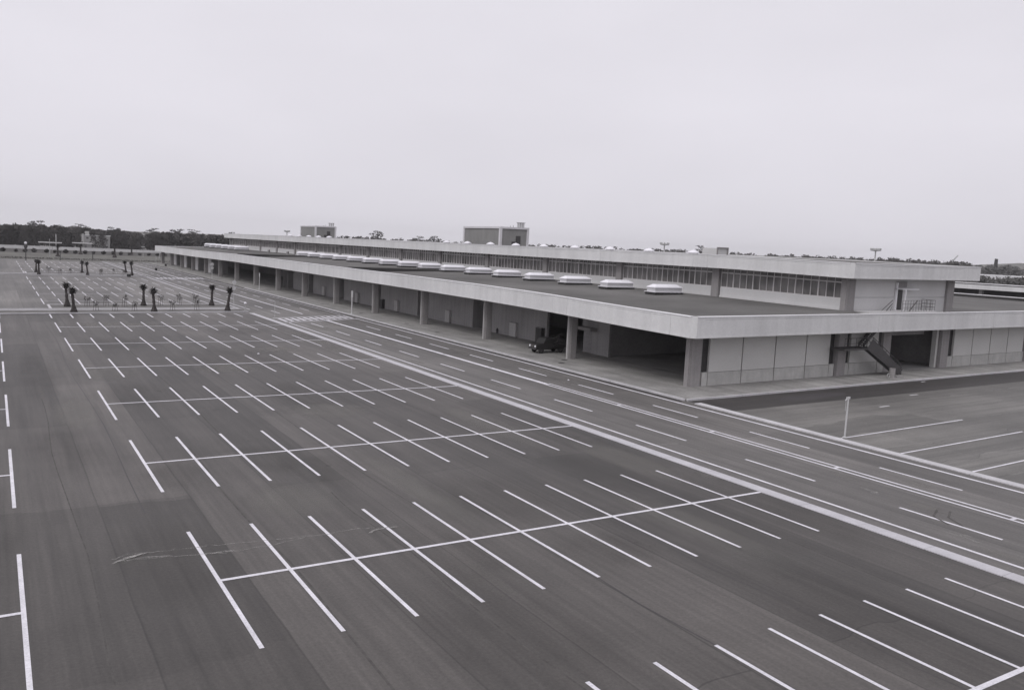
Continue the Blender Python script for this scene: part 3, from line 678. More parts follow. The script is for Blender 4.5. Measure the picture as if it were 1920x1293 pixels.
HB().box(77.2, 79.0, 75.6, 78.2, 10.8, 11.72).build('hatch_box', M['sill'], g); m = HB(); m.box(77.1, 77.2, 75.45, 75.6, 10.8, 11.75); m.box(78.9, 79.05, 75.45, 75.6, 10.8, 11.75); m.box(77.1, 79.05, 75.45, 75.6, 11.7, 11.85); m.build('hatch_frame', M['conc'], g)
# small dark ventilators on the lower roof
for x, y in ((66.9, 93.2), (67.2, 240), (67.2, 222)):
    HB().lathe([(.35, 0), (.35, .5), (.45, .5), (.3, .75), (0, .8)], (x, y, roof_z(x)), 10).build('roof_ventilator', M['conc_dark'])

# external stair
stair = empty('steel_stair', (70, 49, 0)); tag(stair, 'dark steel escape stair climbing to the roof of the hall end', 'stair')
class SB(HB):
    def build(s, name, mat, parent=None, warp=WR, **k): return HB.build(s, name, mat, parent or stair, warp, **k)
def flight(xa, za, xb, zb, y0, y1, n):
    m = SB()
    for k in range(n):
        t0, t1 = k/n, (k+1)/n; xx0, xx1 = xa+(xb-xa)*t0, xa+(xb-xa)*t1; z = za+(zb-za)*t1
        m.box(min(xx0, xx1), max(xx0, xx1), y0+.05, y1-.05, z-.05, z)
    m.build('treads', M['metal_dark'])
    for y in (y0, y1-.04):
        m = SB(); m.quad((xa, y, za-.1), (xb, y, zb-.25), (xb, y, zb+.15), (xa, y, za+.3)); m.quad((xa, y+.04, za+.3), (xb, y+.04, zb+.15), (xb, y+.04, zb-.25), (xa, y+.04, za-.1)); m.quad((xa, y, za+.3), (xb, y, zb+.15), (xb, y+.04, zb+.15), (xa, y+.04, za+.3))
        m.build('stringer', M['metal_dark'])
flight(76.2, .13, 71.2, 2.95, 48.6, 49.6, 16)
m = SB(); m.quad((75.6, 48.56, .15), (70.3, 48.56, 2.85), (71.1, 48.56, 3.85), (76.25, 48.56, .6)); m.quad((76.25, 48.59, .6), (71.1, 48.59, 3.85), (70.3, 48.59, 2.85), (75.6, 48.59, .15)); m.build('side_panel', M['metal_dark'])
flight(71.2, 2.95, 75.2, 6.1, 49.65, 50.2, 18)
SB().box(67.0, 71.2, 48.6, 50.2, 2.8, 2.95).build('landing', M['metal_dark'])
m = SB()
for y in (48.62, 49.58):
    m.bar((76.1, y, 1.1), (71.2, y, 3.95), .05); m.bar((76.1, y, .13), (76.1, y, 1.1), .05)
    for k in range(1, 6): m.bar((76.1-k*.9, y, .3+k*.5), (76.1-k*.9, y, 1.1+k*.52), .03)
m.bar((67, 48.62, 3.95), (71.2, 48.62, 3.95), .05); m.bar((67, 48.62, 3.45), (71.2, 48.62, 3.45), .03)
for k in range(6): m.bar((67+.84*k, 48.62, 2.95), (67+.84*k, 48.62, 3.95), .035)
for k in range(5): m.bar((71.2+k*.8, 49.65, 3+k*.63), (72.0+k*.8, 49.65, 4.3+k*.63), .03); m.bar((71.2+k*.8, 49.65, 3.9+k*.63), (72.0+k*.8, 49.65, 3.6+k*.63), .03)
m.bar((71.2, 49.65, 3.95), (75.2, 49.65, 7.1), .05)
m.build('handrail', M['metal_dark'])
# drum and coil near the stair foot
z0 = .13+R(73.4)
dm = empty('oil_drum', (73.3, 47.7, z0)); tag(dm, 'pale ribbed drum standing at the foot of the steel stair', 'drum')
MB().lathe([(0, 0), (.3, 0), (.3, .02), (.28, .03), (.28, .3), (.3, .31), (.3, .34), (.28, .35), (.28, .6), (.3, .61), (.3, .64), (.28, .65), (.28, .88), (.3, .9), (.27, .9), (.27, .87), (0, .87)], n=16).build('drum_body', M['conc'], dm)
MB().lathe([(0, 0), (.05, 0), (.05, .03), (0, .03)], (.12, .05, .87), 8).build('bung', M['metal_dark'], dm)
m = MB()
for k in range(20):
    for j in range(6):
        P = lambda a, b: ((.2+.03*math.cos(b))*math.cos(a), .03*math.sin(b), .23+(.2+.03*math.cos(b))*math.sin(a))
        a0, a1, b0, b1 = 2*math.pi*k/20, 2*math.pi*(k+1)/20, 2*math.pi*j/6, 2*math.pi*(j+1)/6
        m.quad(P(a0, b0), P(a1, b0), P(a1, b1), P(a0, b1))
o = m.build('wheel_hoop', M['pole_grey']); o.location = (72.6, 47.6, .13+R(72.6)); tag(o, 'thin metal hoop leaning beside the pale drum', 'hoop')
m = MB(); m.box(-.5, .5, -.08, .08, 0, .1); m.box(-.3, .6, .12, .22, 0, .08); o = m.build('timber_offcut', M['conc_dark']); o.location = (74.3, 47.55, .131+R(74.3)); tag(o, 'dark timber offcuts on the pavement right of the drum', 'timber')

# pale cabinets on the set-back wall
cabs = [(85.2, 1.5), (102.7, 1.3), (120.3, 1.3), (137.2, 1.3), (154.5, 1.3)]
order = ['first', 'second', 'third', 'fourth', 'fifth']
def cabinet(y, wd, h, d, mat, name, label, cat, group):
    g = empty(name, (XWALL-d/2, y+wd/2, .13+R(XWALL))); tag(g, label, cat, group)
    MB().box(-d/2, d/2, -wd/2, wd/2, .06, h).build('cabinet_body', M[mat], g); MB().box(-d/2-.02, -d/2-.001, -wd/2+.05, -.01, .12, h-.06).build('cabinet_door', M[mat], g)
    MB().box(-d/2-.02, -d/2-.001, .01, wd/2-.05, .12, h-.06).build('cabinet_door', M[mat], g); MB().box(-d/2-.03, d/2, -wd/2-.03, wd/2+.03, h, h+.04).build('cabinet_top', M['conc_dark'], g); MB().box(-d/2+.03, d/2, -wd/2+.05, wd/2-.05, 0, .06).build('cabinet_foot', M['metal_dark'], g)
    return g
where = ['nearest the parked truck', 'two bays left of the parked truck', 'third bay left of the truck, before the thin signpost', 'behind the thin signpost by the crossing', 'farthest along the wall']
for (y, wd), wh in zip(cabs, where): cabinet(y, wd, 1.72, .35, 'cabinet', 'cabinet', 'pale cabinet on the set-back wall, '+wh, 'cabinet', 'pale cabinets along the set-back wall')
cabinet(79.4, 1.2, 1.75, .5, 'metal_dark', 'cabinet', 'dark upright cabinet at the wall end just behind the truck', 'cabinet', None)
cabinet(127.0-.9, .8, 1.5, .5, 'metal_dark', 'cabinet', 'dark upright box at the wall edge in the fourth bay from the truck', 'cabinet', None)
g = empty('fire_extinguisher', (XWALL-.15, 89.9, .13+R(XWALL))); tag(g, 'small dark extinguisher standing at the wall behind the second column', 'extinguisher')
MB().lathe([(0, 0), (.12, 0), (.12, .5), (.05, .62), (.05, .7), (0, .7)], n=10).build('cylinder', M['metal_dark'], g); MB().bar((0, 0, .66), (-.16, 0, .45), .03).build('hose', M['black'], g)

# ------------------------------------------------------------------ small truck under the canopy
tk = empty('pickup_truck', (50.0, 72.6, .13+R(50))); tag(tk, 'small dark pickup truck loaded with bundles, parked under the canopy', 'truck')
def prism(pts, y0, y1):
    m = MB(); n = len(pts)
    m.poly([(x, y0, z) for x, z in pts]); m.poly([(x, y1, z) for x, z in pts[::-1]])
    for i in range(n):
        a, b = pts[i], pts[(i+1) % n]; m.quad((b[0], y0, b[1]), (a[0], y0, a[1]), (a[0], y1, a[1]), (b[0], y1, b[1]))
    return m
def bev(o, w=.03):
    b = o.modifiers.new('bevel', 'BEVEL'); b.width = w; b.segments = 2; b.limit_method = 'ANGLE'; return o
# faces -x: nose at x=-1.65
bev(prism([(-1.75, .38), (-1.8, .55), (-1.78, .95), (-.95, 1.02), (-.55, 1.02), (-.55, .38)], -.7, .7).build('bonnet', M['truck'], tk), .05)
bev(prism([(-.95, 1.0), (-.62, 1.58), (.25, 1.6), (.38, .98), (.38, .4), (-.56, .4), (-.56, 1.0)], -.68, .68).build('cab', M['truck'], tk), .05)
prism([(-.93, 1.06), (-.66, 1.53), (-.64, 1.53), (-.905, 1.05)], -.58, .58).build('windscreen', M['black'], tk)
for s in (-1, 1): prism([(-.78, 1.05), (-.58, 1.5), (.18, 1.52), (.26, 1.05)], s*.683-.004, s*.683+.004).build('side_window', M['black'], tk)
MB().box(.4, 2.1, -.72, .72, .58, .66).build('bed', M['truck'], tk)
for s in (-1, 1): MB().box(.4, 2.1, s*.71-.02, s*.71+.02, .66, .98).build('bed_side', M['truck'], tk)
MB().box(2.06, 2.1, -.69, .69, .66, .98).build('tailgate', M['truck'], tk); MB().box(-1.6, 2.0, -.35, .35, .35, .56).build('chassis', M['black'], tk)
MB().box(-1.88, -1.78, -.72, .72, .4, .54).build('bumper', M['metal_dark'], tk); MB().box(-1.82, -1.79, -.35, .35, .62, .85).build('grille', M['load'], tk)
for s in (-1, 1):
    MB().tube((-1.84, s*.5, .74), (-1.78, s*.5, .74), .11, n=12).build('headlight', M['lens'], tk)
    for x in (-1.15, 1.3):
        wh = MB().tube((x, s*.66-.09, .3), (x, s*.66+.09, .3), .3, n=16).build('wheel', M['black'], tk); MB().tube((x, s*.66-.1, .3), (x, s*.66+.1, .3), .15, n=10).build('wheel_hub', M['metal_dark'], wh)
    MB().bar((-.9, s*.72, 1.1), (-1.0, s*.85, 1.15), .03).build('mirror', M['metal_dark'], tk)
ld = empty('load', (50.0, 72.6, .13+R(50))); tag(ld, 'heap of dark bundles and rods piled on the pickup truck bed', 'load')
m = MB()
for k in range(16):
    a, b, c = random.uniform(.55, 1.9), random.uniform(-.45, .45), random.uniform(.72, 1.6); r = random.uniform(.16, .3)
    c = .68+r*.6+(.5*random.random() if k > 8 else 0)
    m.lathe([(0, -r*.7), (r*.8, -r*.5), (r, 0), (r*.75, r*.5), (0, r*.7)], (a, b, c), 7)
m.build('bundles', M['load'], ld, smooth=True)
m = MB()
for k in range(14): m.bar((random.uniform(.2, .8), random.uniform(-.5, .5), random.uniform(1.2, 1.75)), (random.uniform(1.3, 2.2), random.uniform(-.5, .5), random.uniform(1.0, 2.1)), .035)
m.build('rods', M['load'], ld)

# ------------------------------------------------------------------ signs, posts and lamps
def post(name, x, y, h, r, label, cat, group=None, mat='metal_pale', base=None):
    g = empty(name, (x, y, R(x)+(base or 0))); tag(g, label, cat, group)
    MB().tube((0, 0, 0), (0, 0, h), r, r*.9, 8).build('pole', M[mat], g)
    MB().lathe([(r*2.6, 0), (r*2.6, .04), (r*1.2, .08)], n=8).build('base_plate', M[mat], g)
    return g
g = post('sign_post', 45.85, 32.65, 2.62, .06, 'bare pale post with a small bracket at its top, by the near kerb', 'post', base=.05)
m = MB(); m.bar((-.28, 0, 2.42), (.04, 0, 2.6), .06); m.box(-.18, .16, -.03, .03, 2.5, 2.64); m.build('bracket', M['metal_pale'], g); MB().tube((-.2, 0, 1.75), (-.2, 0, 2.45), .02, n=6).build('conduit', M['pole_grey'], g)
g = post('sign_post', 45.3, 117.4, 3.5, .1, 'thin pale signpost on the pavement at the zebra crossing', 'post', base=.13); MB().box(-.05, .05, -.22, .22, 2.5, 3.45).build('sign_board', M['metal_pale'], g)
g = post('sign_post', 46.3, 172, 3.4, .09, 'pale signpost before the open middle bays', 'post', base=.13); MB().box(-.05, .05, -.2, .2, 2.6, 3.4).build('sign_board', M['metal_pale'], g)
def disc(m, x, z, r, nrm_y=-1): m.tube((x, -.05, z), (x, -.01, z), r, n=14)
g = post('round_sign', 46.0, 214, 3.7, .07, 'signpost with two round plates beside the far bays of the hall', 'sign', base=.13)
m = MB(); disc(m, 0, 3.4, .42); disc(m, 0, 2.5, .38); m.build('sign_plate', M['metal_pale'], g)
g = post('round_sign', 32.0, 133.5, 3.8, .055, 'signpost with two round plates at the road end of the planting island', 'sign', mat='pole_grey')
m = MB(); disc(m, .05, 3.6, .32); m.build('sign_plate', M['metal_pale'], g); m = MB(); disc(m, 0, 2.75, .3); m.build('sign_plate', M['metal_pale'], g); m = MB(); m.box(-.1, .22, .0, .2, 3.55, 3.85); m.build('lamp_hood', M['metal_dark'], g)
g = post('tee_post', 33.2, 115.2, 2.15, .04, 'slim grey post with a short crossbar at the start of the crossing', 'post', mat='pole_grey'); MB().bar((-.75, 0, 2.1), (.55, 0, 2.1), .05).build('crossbar', M['pole_grey'], g)
g = post('bollard_lamp', 31.5, 124.5, .9, .07, 'short bollard lamp with a round white head at the island tip', 'bollard', mat='pole_grey'); MB().lathe([(0, .88), (.16, .95), (.2, 1.08), (.14, 1.22), (0, 1.27)], n=10).build('lamp_globe', M['skylight'], g, smooth=True)
def tub(x, y, label, h=.9, r=.4, pole=0):
    g = empty('planter_drum', (x, y, R(x))); tag(g, label, 'drum')
    MB().lathe([(0, 0), (r*.8, 0), (r, h*.2), (r, h), (r*.85, h), (r*.85, h*.85), (0, h*.85)], n=12).build('drum_body', M['black'], g)
    if pole: MB().tube((0, 0, h*.8), (0, 0, pole), .05, n=6).build('pole', M['pole_grey'], g)
    return g
tub(46.5, 282, 'dark drum on the road edge nearest the far end of the hall', .85, .3)
tub(39.0, 252, 'dark drum carrying a thin pole in the middle of the far road', .7, .32, 4.2)
tub(27.2, 214.5, 'dark drum on the kerb of the farther planting island', .6, .45)
g = post('street_lamp', 8.9, 303, 5.1, .14, 'dark lamp post with one bright globe at the far edge of the lot', 'lamp', mat='metal_dark'); MB().lathe([(0, 4.95), (.3, 5.05), (.42, 5.35), (.3, 5.65), (0, 5.75)], n=12).build('lamp_globe', M['skylight'], g, smooth=True); MB().lathe([(.2, 3.6), (.5, 3.9), (.55, 4.5), (.3, 4.9)], n=8).build('lamp_box', M['metal_dark'], g)
for x, y, h, nm in ((22.6, 396, 7.6, 'right hand and thicker of two pale flagpoles standing in the verge'), (17.9, 350, 6.0, 'left hand and thinner of two pale flagpoles standing in the verge'), (61.5, 352, 5.5, 'thin pale pole behind the far end of the hall fascia')):
    g = post('flagpole', x, y, h, .17 if y > 390 else .09, nm, 'flagpole', mat='metal_pale' if y > 380 else 'pole_grey'); MB().lathe([(0, h), (.2, h+.1), (0, h+.25)], n=8).build('finial', M['metal_pale'], g)
for x, y, nm in ((52.6, 372, 'left'), (57.3, 362, 'right')):
    g = post('lamp_mast', x, y, 4.2, .08, nm+' of two pale lamp masts left of the far hall end', 'lamp', mat='pole_grey'); MB().box(-.7, .7, -.15, .15, 4.2, 4.45).build('lamp_head', M['metal_pale'], g)
def floodmast(px_dir, D, x, y, ztop, label):
    g = empty('floodlight_mast', (x, y, R(x))); tag(g, label, 'mast'); h = ztop-R(x)
    MB().tube((0, 0, 0), (0, 0, h), .32, .2, 8).build('pole', M['metal_pale'], g)
    m = MB().lathe([(.25, h-.7), (1.6, h-.5), (1.7, h-.1), (1.5, h-.1), (.25, h-.4)], n=12); m.build('lamp_ring', M['metal_pale'], g)
    for k in range(8):
        a = 2*math.pi*k/8; l = MB().box(-.22, .22, -.22, .22, h-.1, h+.3).build('floodlight', M['pole_grey'], g); l.location = (1.5*math.cos(a), 1.5*math.sin(a), 0); l.rotation_euler = (0, 0, a)
floodmast(0, 300, 246.7, 170.8, 16.6, 'tall floodlight mast with a lamp ring beyond the right end of the roof')
floodmast(0, 300, 201.2, 222.5, 15.4, 'floodlight mast showing above the roof, left of the roof hatch')
floodmast(0, 460, 137.1, 455, 14.6, 'small floodlight mast above the far roof, left of the far penthouse')

# ------------------------------------------------------------------ plants
def leaf_blob(m, c, r, n, s):
    for k in range(n):
        u = Vector([random.gauss(0, 1) for _ in range(3)]).normalized()*random.uniform(.45, 1); p = Vector(c)+Vector((u.x*r[0], u.y*r[1], u.z*r[2]))
        a = Vector([random.gauss(0, 1) for _ in range(3)]).normalized()*s*random.uniform(.6, 1.2); b = a.orthogonal().normalized()*s*random.uniform(.3, .7)
        m.quad(p-a-b*.4, p+b-a*.3, p+a+b*.3, p-b+a*.2)
def blade_tuft(m, c, r, n, droop=.5, w=.07, up=.9):
    """arching fronds, each three segments and folded"""
    for k in range(n):
        a = 2*math.pi*k/n+random.uniform(-.3, .3); L = r*random.uniform(.7, 1.15); e = random.uniform(.15, up)
        p = Vector(c); d = Vector((math.cos(a)*math.cos(e), math.sin(a)*math.cos(e), math.sin(e))); sd_ = Vector((-math.sin(a), math.cos(a), 0))
        for s_ in range(3):
            q = p+d*(L/3); w0, w1 = w*(1-s_*.25), w*(1-(s_+1)*.3)
            m.quad(p-sd_*w0, q-sd_*w1, q, p); m.quad(p, q, q+sd_*w1-Vector((0, 0, w1*.5)), p+sd_*w0-Vector((0, 0, w0*.5)))
            p = q; d = (d-Vector((0, 0, droop*.45))).normalized()
def palm(x, y, h, lean, label, scale=1.0, skirt=1.0):
    g = empty('clipped_palm', (x, y, R(x)+.08)); tag(g, label, 'palm', 'clipped palms on the planting islands')
    m = MB(); n = 9; nr = 9; rings = []
    for i in range(nr+1):
        t = i/nr; r = (.21-.05*t+.26*skirt*max(0, 1-t*2.8)**1.6)*scale*(1+.16*((i % 2)-.5))
        cx, cy = lean[0]*t*t*h, lean[1]*t*t*h
        rings.append([(cx+r*math.cos(2*math.pi*k/n+i*.35)*random.uniform(.9, 1.1), cy+r*math.sin(2*math.pi*k/n+i*.35)*random.uniform(.9, 1.1), t*h*.8) for k in range(n)])
    for a, b in zip(rings, rings[1:]):
        for k in range(n): m.quad(a[k], a[(k+1) % n], b[(k+1) % n], b[k])
    m.build('trunk', M['palm_bark'], g)
    m = MB(); top = (lean[0]*h*.75, lean[1]*h*.75, h*.8)
    # the crown is tied and cut back: a tight upright mop of short stiff fronds
    for q in range(6): blade_tuft(m, (top[0]+random.uniform(-.12, .12), top[1]+random.uniform(-.12, .12), top[2]-.12+.1*q), .66*scale, 18, .75, .12, 1.1)
    leaf_blob(m, (top[0], top[1], top[2]+.1), (.36*scale, .36*scale, .34*scale), 70, .13)
    m.build('crown', M['leaf_palm'], g)
    m = MB()
    for k in range(3):
        a = 2*math.pi*k/3+.4; m.tube((.5*math.cos(a), .5*math.sin(a), 0), (.1*math.cos(a), .1*math.sin(a), h*.33), .03, n=5)
    m.build('prop', M['palm_bark'], g)
    m = MB()
    blade_tuft(m, (0, 0, .2), .55*skirt, 16, .5, .08, .5); m.build('skirt', M['palm_bark'], g)
pos = [(8.6, 129.0, 3.35, 'back', 'left'), (8.77, 120.3, 3.15, 'front', 'left'), (18.6, 131.1, 3.1, 'back', 'middle'), (18.5, 121.0, 3.2, 'front', 'middle'), (28.35, 132.0, 3.2, 'back', 'right'), (28.6, 122.8, 3.4, 'front', 'right')]
leans = [(-.05, 0), (-.06, .02), (0, 0), (-.05, .02), (.03, 0), (.1, .02)]
for (x, y, h, fb, lr), ln in zip(pos, leans): palm(x, y, h, ln, 'clipped dark palm at the %s end of the nearer island, %s bed' % (lr, fb) if lr != 'middle' else 'clipped dark palm in the middle of the nearer island, %s bed' % fb)
pos = [(8.6, 224.2, 3.0, 'back', 'left'), (8.7, 212.9, 3.3, 'front', 'left'), (18.45, 227.5, 2.8, 'back', 'middle'), (18.6, 215.3, 3.1, 'front', 'middle'), (28.75, 232.0, 3.0, 'back', 'right'), (28.5, 219.0, 3.4, 'front', 'right')]
leans = [(.03, 0), (0, 0), (0, 0), (-.07, 0), (-.09, 0), (-.06, 0)]
for (x, y, h, fb, lr), ln in zip(pos, leans): palm(x, y, h, ln, 'clipped dark palm at the %s end of the farther island, %s bed' % (lr, fb) if lr != 'middle' else 'clipped dark palm in the middle of the farther island, %s bed' % fb, 1.0, .6)
for x, y, h, nm in ((20.3, 347, 4.2, 'bushy palm left of the flagpoles foot in the verge'), (40.2, 356, 5.6, 'tallest bushy palm in the verge, in front of the pale house'), (52.2, 402, 4.0, 'small palm in the verge nearest the hall end'), (30.8, 385, 4.0, 'small palm in the verge between flagpoles and pale house')):
    palm(x, y, h, (0, 0), nm, 1.7, 1.2)
for x, y, nm in ((18.8, 309.5, 'left'), (29.1, 318, 'right')):
    g = post('stake_post', x, y, 3.0, .13, nm+' of two dark stub posts on the far lot edge', 'post', mat='metal_dark'); MB().box(-.3, .3, -.3, .3, 2.6, 3.1).build('post_cap', M['metal_dark'], g)
# staked saplings
sap = [(11.1, 129.8, 1.5), (11.55, 123.0, 1.3), (13.5, 130, 1.6), (13.8, 122.4, 1.1), (15.8, 129.2, 1.6), (16.2, 122.4, 1.2), (20.9, 131.3, 1.6), (21.2, 123.3, 1.4), (23.7, 132.4, 1.7), (26.0, 132.5, 1.9), (24.6, 124.2, 1.5)]
nm = ['thin staked sapling in the back bed, first right of the left palms', 'low bushy sapling in the front bed, first right of the left palms', 'staked sapling in the back bed, second right of the left palms', 'low spreading sapling in the front bed, second from the left palms', 'slanting sapling in the back bed, last before the middle palms', 'small sapling in the front bed, last before the middle palms', 'thin sapling in the back bed, first right of the middle palms', 'sapling in the front bed, first right of the middle palms', 'sapling in the back bed, halfway between middle and right palms', 'tallest forked sapling in the back bed beside the right palms', 'thin sapling in the front bed beside the right palms']
def sapling(x, y, h, label, grp):
    g = empty('sapling', (x, y, .08)); tag(g, label, 'sapling', grp)
    m = MB(); m.tube((0, 0, 0), (.06, 0, h*.7), .035, .02, 5)
    br = []
    for k in range(6):
        a = random.uniform(0, 6.28); p = (.03, 0, h*random.uniform(.4, .7)); q = (p[0]+.4*h*.5*math.cos(a), .4*h*.5*math.sin(a), p[2]+h*.25); m.tube(p, q, .018, .008, 4); br.append(q)
    m.build('stem', M['bark'], g)
    m = MB()
    for q in br:
        for k in range(9):
            c = Vector(q)+Vector([random.gauss(0, .11) for _ in range(3)]); a = Vector([random.gauss(0, 1) for _ in range(3)]).normalized()*.09; b = a.orthogonal().normalized()*.05
            m.quad(c-a, c-b, c+a, c+b)
    m.build('leaves', M['leaf'], g)
    m = MB(); m.tube((-.3, 0, 0), (-.2, 0, h*.75), .025, n=5); m.tube((.35, .05, 0), (.25, .05, h*.75), .025, n=5); m.bar((-.25, 0, h*.55), (.3, .05, h*.55), .03); m.build('stake', M['bark'], g)
for (x, y, h), l in zip(sap, nm): sapling(x, y, h, l, 'staked saplings on the nearer island')
for i, (x, y) in enumerate(((11, 222), (13, 216), (15.6, 223), (21.5, 217), (22.5, 225), (25, 224), (26.5, 218))):
    sapling(x, y, random.uniform(1.1, 1.7), 'sapling in the farther island, %s from the left' % ['first', 'second', 'third', 'fourth', 'fifth', 'sixth', 'seventh'][i], 'saplings on the farther island')
# verge shrubs
sv = MB(); leaf_blob(sv, (0, 0, .7), (.8, .8, .65), 90, .3); leaf_blob(sv, (0, 0, .4), (.6, .6, .4), 50, .3)
sh0 = sv.build('shrub', M['leaf'])
for k in range(24):
    o = sh0 if k == 0 else share('shrub', sh0, (0, 0, 0))
    o.location = (-14+3.6*k+random.uniform(-.5, .5), 386+random.uniform(-1, 1)+.5*k, .05); o.rotation_euler = (0, 0, random.random()*6); f = random.uniform(.8, 1.3); o.scale = (f, f, f)
    tag(o, 'small rounded dark shrub in the row along the verge before the wall', 'shrub', 'shrubs in a row along the verge')
m = MB()
for k in range(170): leaf_blob(m, (-40+.62*k, 312.2+.11*(k*.62-6), .28), (.5, .3, .3), 10, .22)
tag(m.build('hedge', M['leaf']), 'low dark clipped hedge along the far edge of the car park', 'hedge')

# pines: tapering trunk, limbs, flat layered crowns
def pine_mesh(seed, h, spread, umbrella):
    random.seed(seed)
    tb = MB(); top = Vector((random.uniform(-.8, .8), random.uniform(-.8, .8), h*.86)); p = Vector((0, 0, 0)); r = .24
    for i in range(5):
        q = top*((i+1)/5)+Vector((random.uniform(-.25, .25), random.uniform(-.25, .25), 0)); tb.tube(p, q, r, r*.8, 6, cap=False); p = q; r *= .8
    cb = MB(); z0 = h*(.62 if umbrella else .22); n = 9 if umbrella else 17
    for k in range(n):
        t = k/(n-1); z = z0+(h*.97-z0)*t; a = k*2.4+random.uniform(-.4, .4)
        rr = spread*(random.uniform(.35, .8) if umbrella else (.95-.6*t)*random.uniform(.5, .85)); c = Vector((rr*math.cos(a)+top.x*z/h, rr*math.sin(a)+top.y*z/h, z))
        tb.tube(top*(max(.1, z-1.2)/h), c, .08, .03, 4, cap=False)
        leaf_blob(cb, c, (random.uniform(1.1, 1.9)*spread/3, random.uniform(1.1, 1.9)*spread/3, random.uniform(.4, .7) if umbrella else random.uniform(.7, 1.1)), 46, .42)
    leaf_blob(cb, top, (spread*.35, spread*.35, .7), 40, .42)
    return tb, cb
protos = []
for i, (h, sp, um) in enumerate(((11.5, 3.6, 0), (12.5, 3.4, 0), (10.5, 4.0, 0), (14.0, 4.2, 1), (11.0, 3.2, 0), (15.5, 4.6, 1))):
    tb, cb = pine_mesh(100+i, h, sp, um); protos.append((tb, cb, h, um))
random.seed(11)
pm = {}
def pine(i, x, y, sc, label, group=None, zb=None):
    tb, cb, h, um = protos[i]
    g = empty('pine_tree', (x, y, R(x) if zb is None else zb)); tag(g, label, 'tree', group); g.scale = (sc, sc, sc); g.rotation_euler = (0, 0, random.random()*6.28)
    if i not in pm:
        a = tb.build('trunk', M['bark'], g); b = cb.build('crown', M['leaf'], g); pm[i] = (a, b)
    else:
        share('trunk', pm[i][0], (0, 0, 0), g); share('crown', pm[i][1], (0, 0, 0), g)
    return g
WG = 'dark pines along the front of the wood behind the boundary wall'
WL = 'dark leafy pine in the front row of the wood behind the boundary wall'
def wood_top(x):   # height of the skyline of the wood, falling towards the hall
    return interp([(-60, 11.4), (0, 11.3), (18, 12.2), (38, 12.0), (50, 11.0), (62, 10.6), (80, 10.9), (105, 10.6), (140, 10.4)], x)
for k in range(50):
    x = -42+3.7*k+random.uniform(-1.2, 1.2); y = 466+random.uniform(-7, 10); i = random.choice((0, 1, 2, 4)); hh = wood_top(x)*random.uniform(.78, .95)
    pine(i, x, y, hh/protos[i][2], WL, WG)
for px, x, y, zt, lab in ((0, -2, 470, 12.2, 'flat topped pine overhanging the left edge of the wood skyline'), (1, 17, 470, 13.3, 'broad flat topped pine rising highest over the left of the wood'), (2, 36, 470, 12.9, 'flat topped pine above the wood, between flagpoles and pale house'), (3, 55, 475, 11.8, 'thin flat topped pine above the pale house'), (4, 70, 470, 12.3, 'flat topped pine on the skyline right of the pale house'), (5, 83, 475, 12.2, 'wide umbrella pine with a gap under it, before the upper roof'), (6, 91, 470, 12.4, 'tufted umbrella pine just left of the upper roof end')):
    i = 3 if px % 2 else 5; pine(i, x, y, zt/protos[i][2], lab)
# loose umbrella pines showing over the upper roof
for D, x, y, zt, lab in ((1, 184.8, 443, 17.2, 'umbrella pine standing alone above the roof, right of the far penthouse'), (2, 205.4, 433.8, 15.6, 'left of two small umbrella pines left of the near penthouse'), (3, 214.3, 429.5, 15.8, 'right of two small umbrella pines left of the near penthouse'), (4, 351.8, 355.3, 18.2, 'small umbrella pine above the roof right of the hatch'), (5, 112, 470, 12.4, 'flat umbrella pine peeping over the left end of the upper roof')):
    i = 3 if D % 2 else 5; pine(i, x, y, (zt-R(x))/protos[i][2], lab)
# body of the wood behind, and the far wood to the right: one mass each
def mass(name, spots, mat, label, s=.9, n=34):
    m = MB()
    for x, y, h, r in spots:
        for q in range(5):
            z = h*(.2+.18*q); leaf_blob(m, (x+random.uniform(-1, 1), y+random.uniform(-1, 1), R(x)+z), (r*(1-.1*q), r*(1-.1*q), h*.13), n//2 if q < 2 else n, s)
    return tag(m.build(name, M[mat]), label, 'wood', None, 'stuff')
sp = []
for k in range(260):
    x = random.uniform(-60, 160); sp.append((x, random.uniform(470, 520), wood_top(x)*random.uniform(.76, .91), random.uniform(3.4, 4.8)))
mass('pine_wood', sp, 'leaf', 'dark mass of pine wood filling the view behind the front trees', 1.1, 44)
sp = []
for k in range(430):
    az = rad(random.uniform(20, 60.5)); D = random.uniform(520, 640); x, y = D*math.sin(az), D*math.cos(az); t = (az-rad(20))/rad(40)
    sp.append((x, y, (10.3+.9*noise.noise(Vector((az*22, 0, 0)))+.4*random.random()-.3*t)*D/560, random.uniform(3, 4.6)))
mass('far_wood', sp, 'leaf', 'thin dark line of far wood along the skyline beyond the roofs', .9, 26)
sp = []
for k in range(150):
    az = rad(random.uniform(56, 67)); D = random.uniform(700, 1100); x, y = D*math.sin(az), D*math.cos(az)
    sp.append((x, y, random.uniform(6, 9.5), random.uniform(4, 7)))
mass('distant_wood', sp, 'leaf_far', 'pale scrubby trees in the distance at the right edge', 1.3, 24)
sp = []
for k in range(130):
    az = rad(random.uniform(57, 68)); D = random.uniform(285, 315); x, y = D*math.sin(az), D*math.cos(az)
    sp.append((x, y, random.uniform(6.0, 7.3), random.uniform(2.2, 3.4)))
mass('scrub_belt', sp, 'leaf_far', 'belt of brown scrub behind the second hall at the right', .6, 30)

